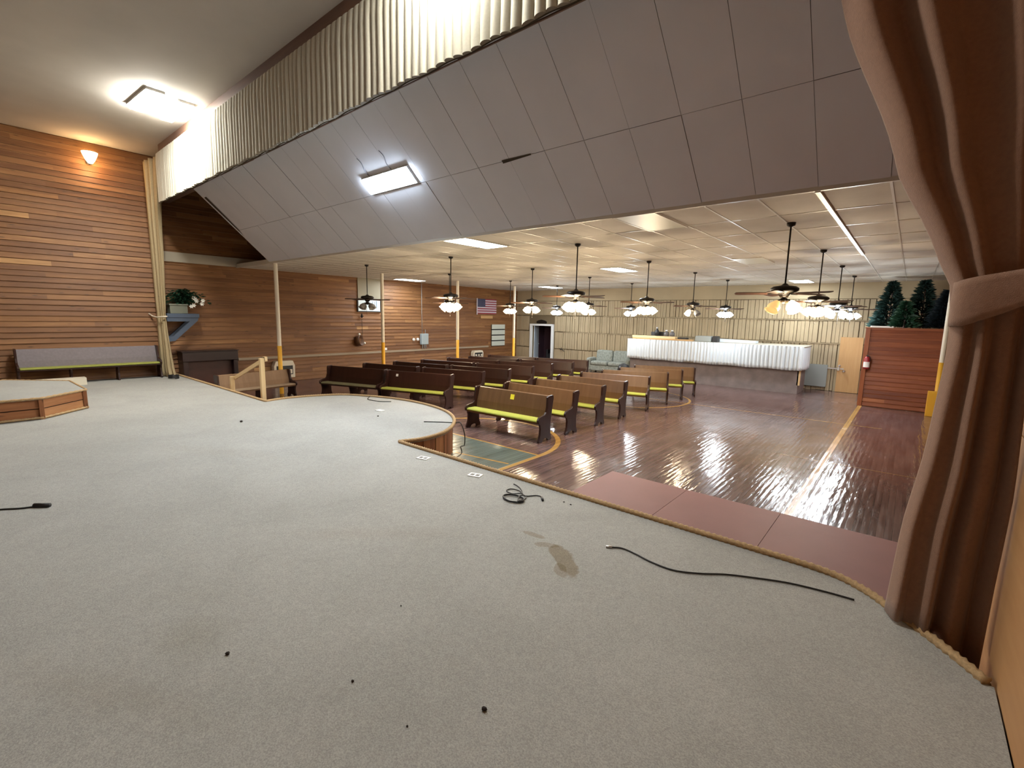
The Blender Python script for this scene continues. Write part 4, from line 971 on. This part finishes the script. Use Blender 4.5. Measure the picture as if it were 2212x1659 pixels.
cp_ += [(-3.05, 3.79, Z+.012), (-3.0, 3.86, Z), (-2.95, 3.93, Z), (-2.9, 3.95, Z), (-2.86, 3.93, Z), (-2.83, 3.89, Z)]
cable('cable', cp_, .006, 'coiled black cable looped on the carpet beside the rope edge', [((-2.86, 3.93, Z+.004), (-2.80, 3.865, Z+.004), .013, M['black'])])
cable('cable', [(-6.5, -.35, Z), (-6.6, -.1, Z), (-6.5, .12, Z), (-6.4, .25, Z), (-6.36, .36, Z)], .008, 'thin black cable with plug at the left side of the stage carpet', [((-6.37, .34, Z+.01), (-6.27, .44, Z+.01), .022, M['black'])])
cable('cable', [(-6.62, 5.38, Z), (-6.4, 5.56, Z), (-6.15, 5.72, Z), (-6.02, 5.72, ST+.03), (-5.93, 5.72, ST-.1), (-5.92, 5.74, .28), (-5.96, 5.76, .14), (-5.9, 5.62, .16), (-5.86, 5.6, .05), (-5.8, 5.4, .02)], .009, 'black cable hanging over the apron edge down to the hall floor')
cable('cable', [(-9.9, 6.25, Z), (-9.6, 6.18, Z), (-9.3, 5.95, Z), (-8.9, 5.98, Z), (-8.7, 6.15, Z)], .008, 'thin cable lying near the far edge of the rounded apron')
co = [(-15.95+.17*cos(q*.8)*(1-.01*q), 3.92+.12*sin(q*.8), Z+.003*q) for q in range(34)]
cable('cable', co, .012, 'coil of dark cable on the stage beside the narrow left curtain')
def plate(x, y, rz, label, dark=True):
    r = tag(empty('floor_outlet', (x, y, ST), rz), label, 'floor outlet', 'white outlet plates on the carpet')
    e = MB(); e.box((-.085, -.058, 0), (.085, .058, .01)); e.build('cover_plate', M['paper'], r, bevel=.003)
    if dark:
        for x_ in (-.035, .035):
            e = MB(); e.box((x_-.022, -.028, .01), (x_+.022, .022, .013)); e.build('socket', mat('dark_socket', (.09, .09, .08), .5), r)  # sockets in plain dark grey
plate(-4.9, 3.97, .25, 'white floor outlet plate near the rope, farther of the two with sockets')
plate(-3.9, 3.96, .3, 'white floor outlet plate near the rope, nearer of the two with sockets')
plate(-8.05, 5.42, .1, 'white plate on the rounded apron carpet', False)
def crumb(x, y, s_, label):
    e = MB(); N_ = 9; rows = []
    for i in range(6):
        ph = pi*i/5; rows.append([(s_*(1+random.uniform(-.3, .3))*sin(ph)*cos(2*pi*k/N_), s_*.8*(1+random.uniform(-.3, .3))*sin(ph)*sin(2*pi*k/N_), s_*.55+s_*.55*-cos(ph)) for k in range(N_)])
    e.grid(rows, cv=True); o = e.build('crumb', M['dirt'], loc=(x, y, ST), smooth=True); tag(o, label, 'debris', 'crumbs on the carpet')
crumb(-1.42, 1.52, .016, 'largest dark crumb on the carpet at lower middle'); crumb(-2.78, .83, .014, 'round dark crumb on the carpet at lower left')
crumb(-2.07, 1.19, .009, 'small dark crumb between the round one and the largest'); crumb(-1.63, 1.21, .006, 'tiny dark crumb on the carpet near the bottom edge')
crumb(-2.42, 1.76, .006, 'tiny dark crumb on the carpet at the middle'); crumb(-8.86, 3.12, .03, 'dark crumb on the carpet left of the apron'); crumb(-2.62, 4.0, .010, 'dark crumb beside the coiled cable, left of two'); crumb(-2.53, 3.99, .010, 'dark crumb beside the coiled cable, right of two'); crumb(-7.6, 5.07, .02, 'dark crumb on the rounded apron carpet')
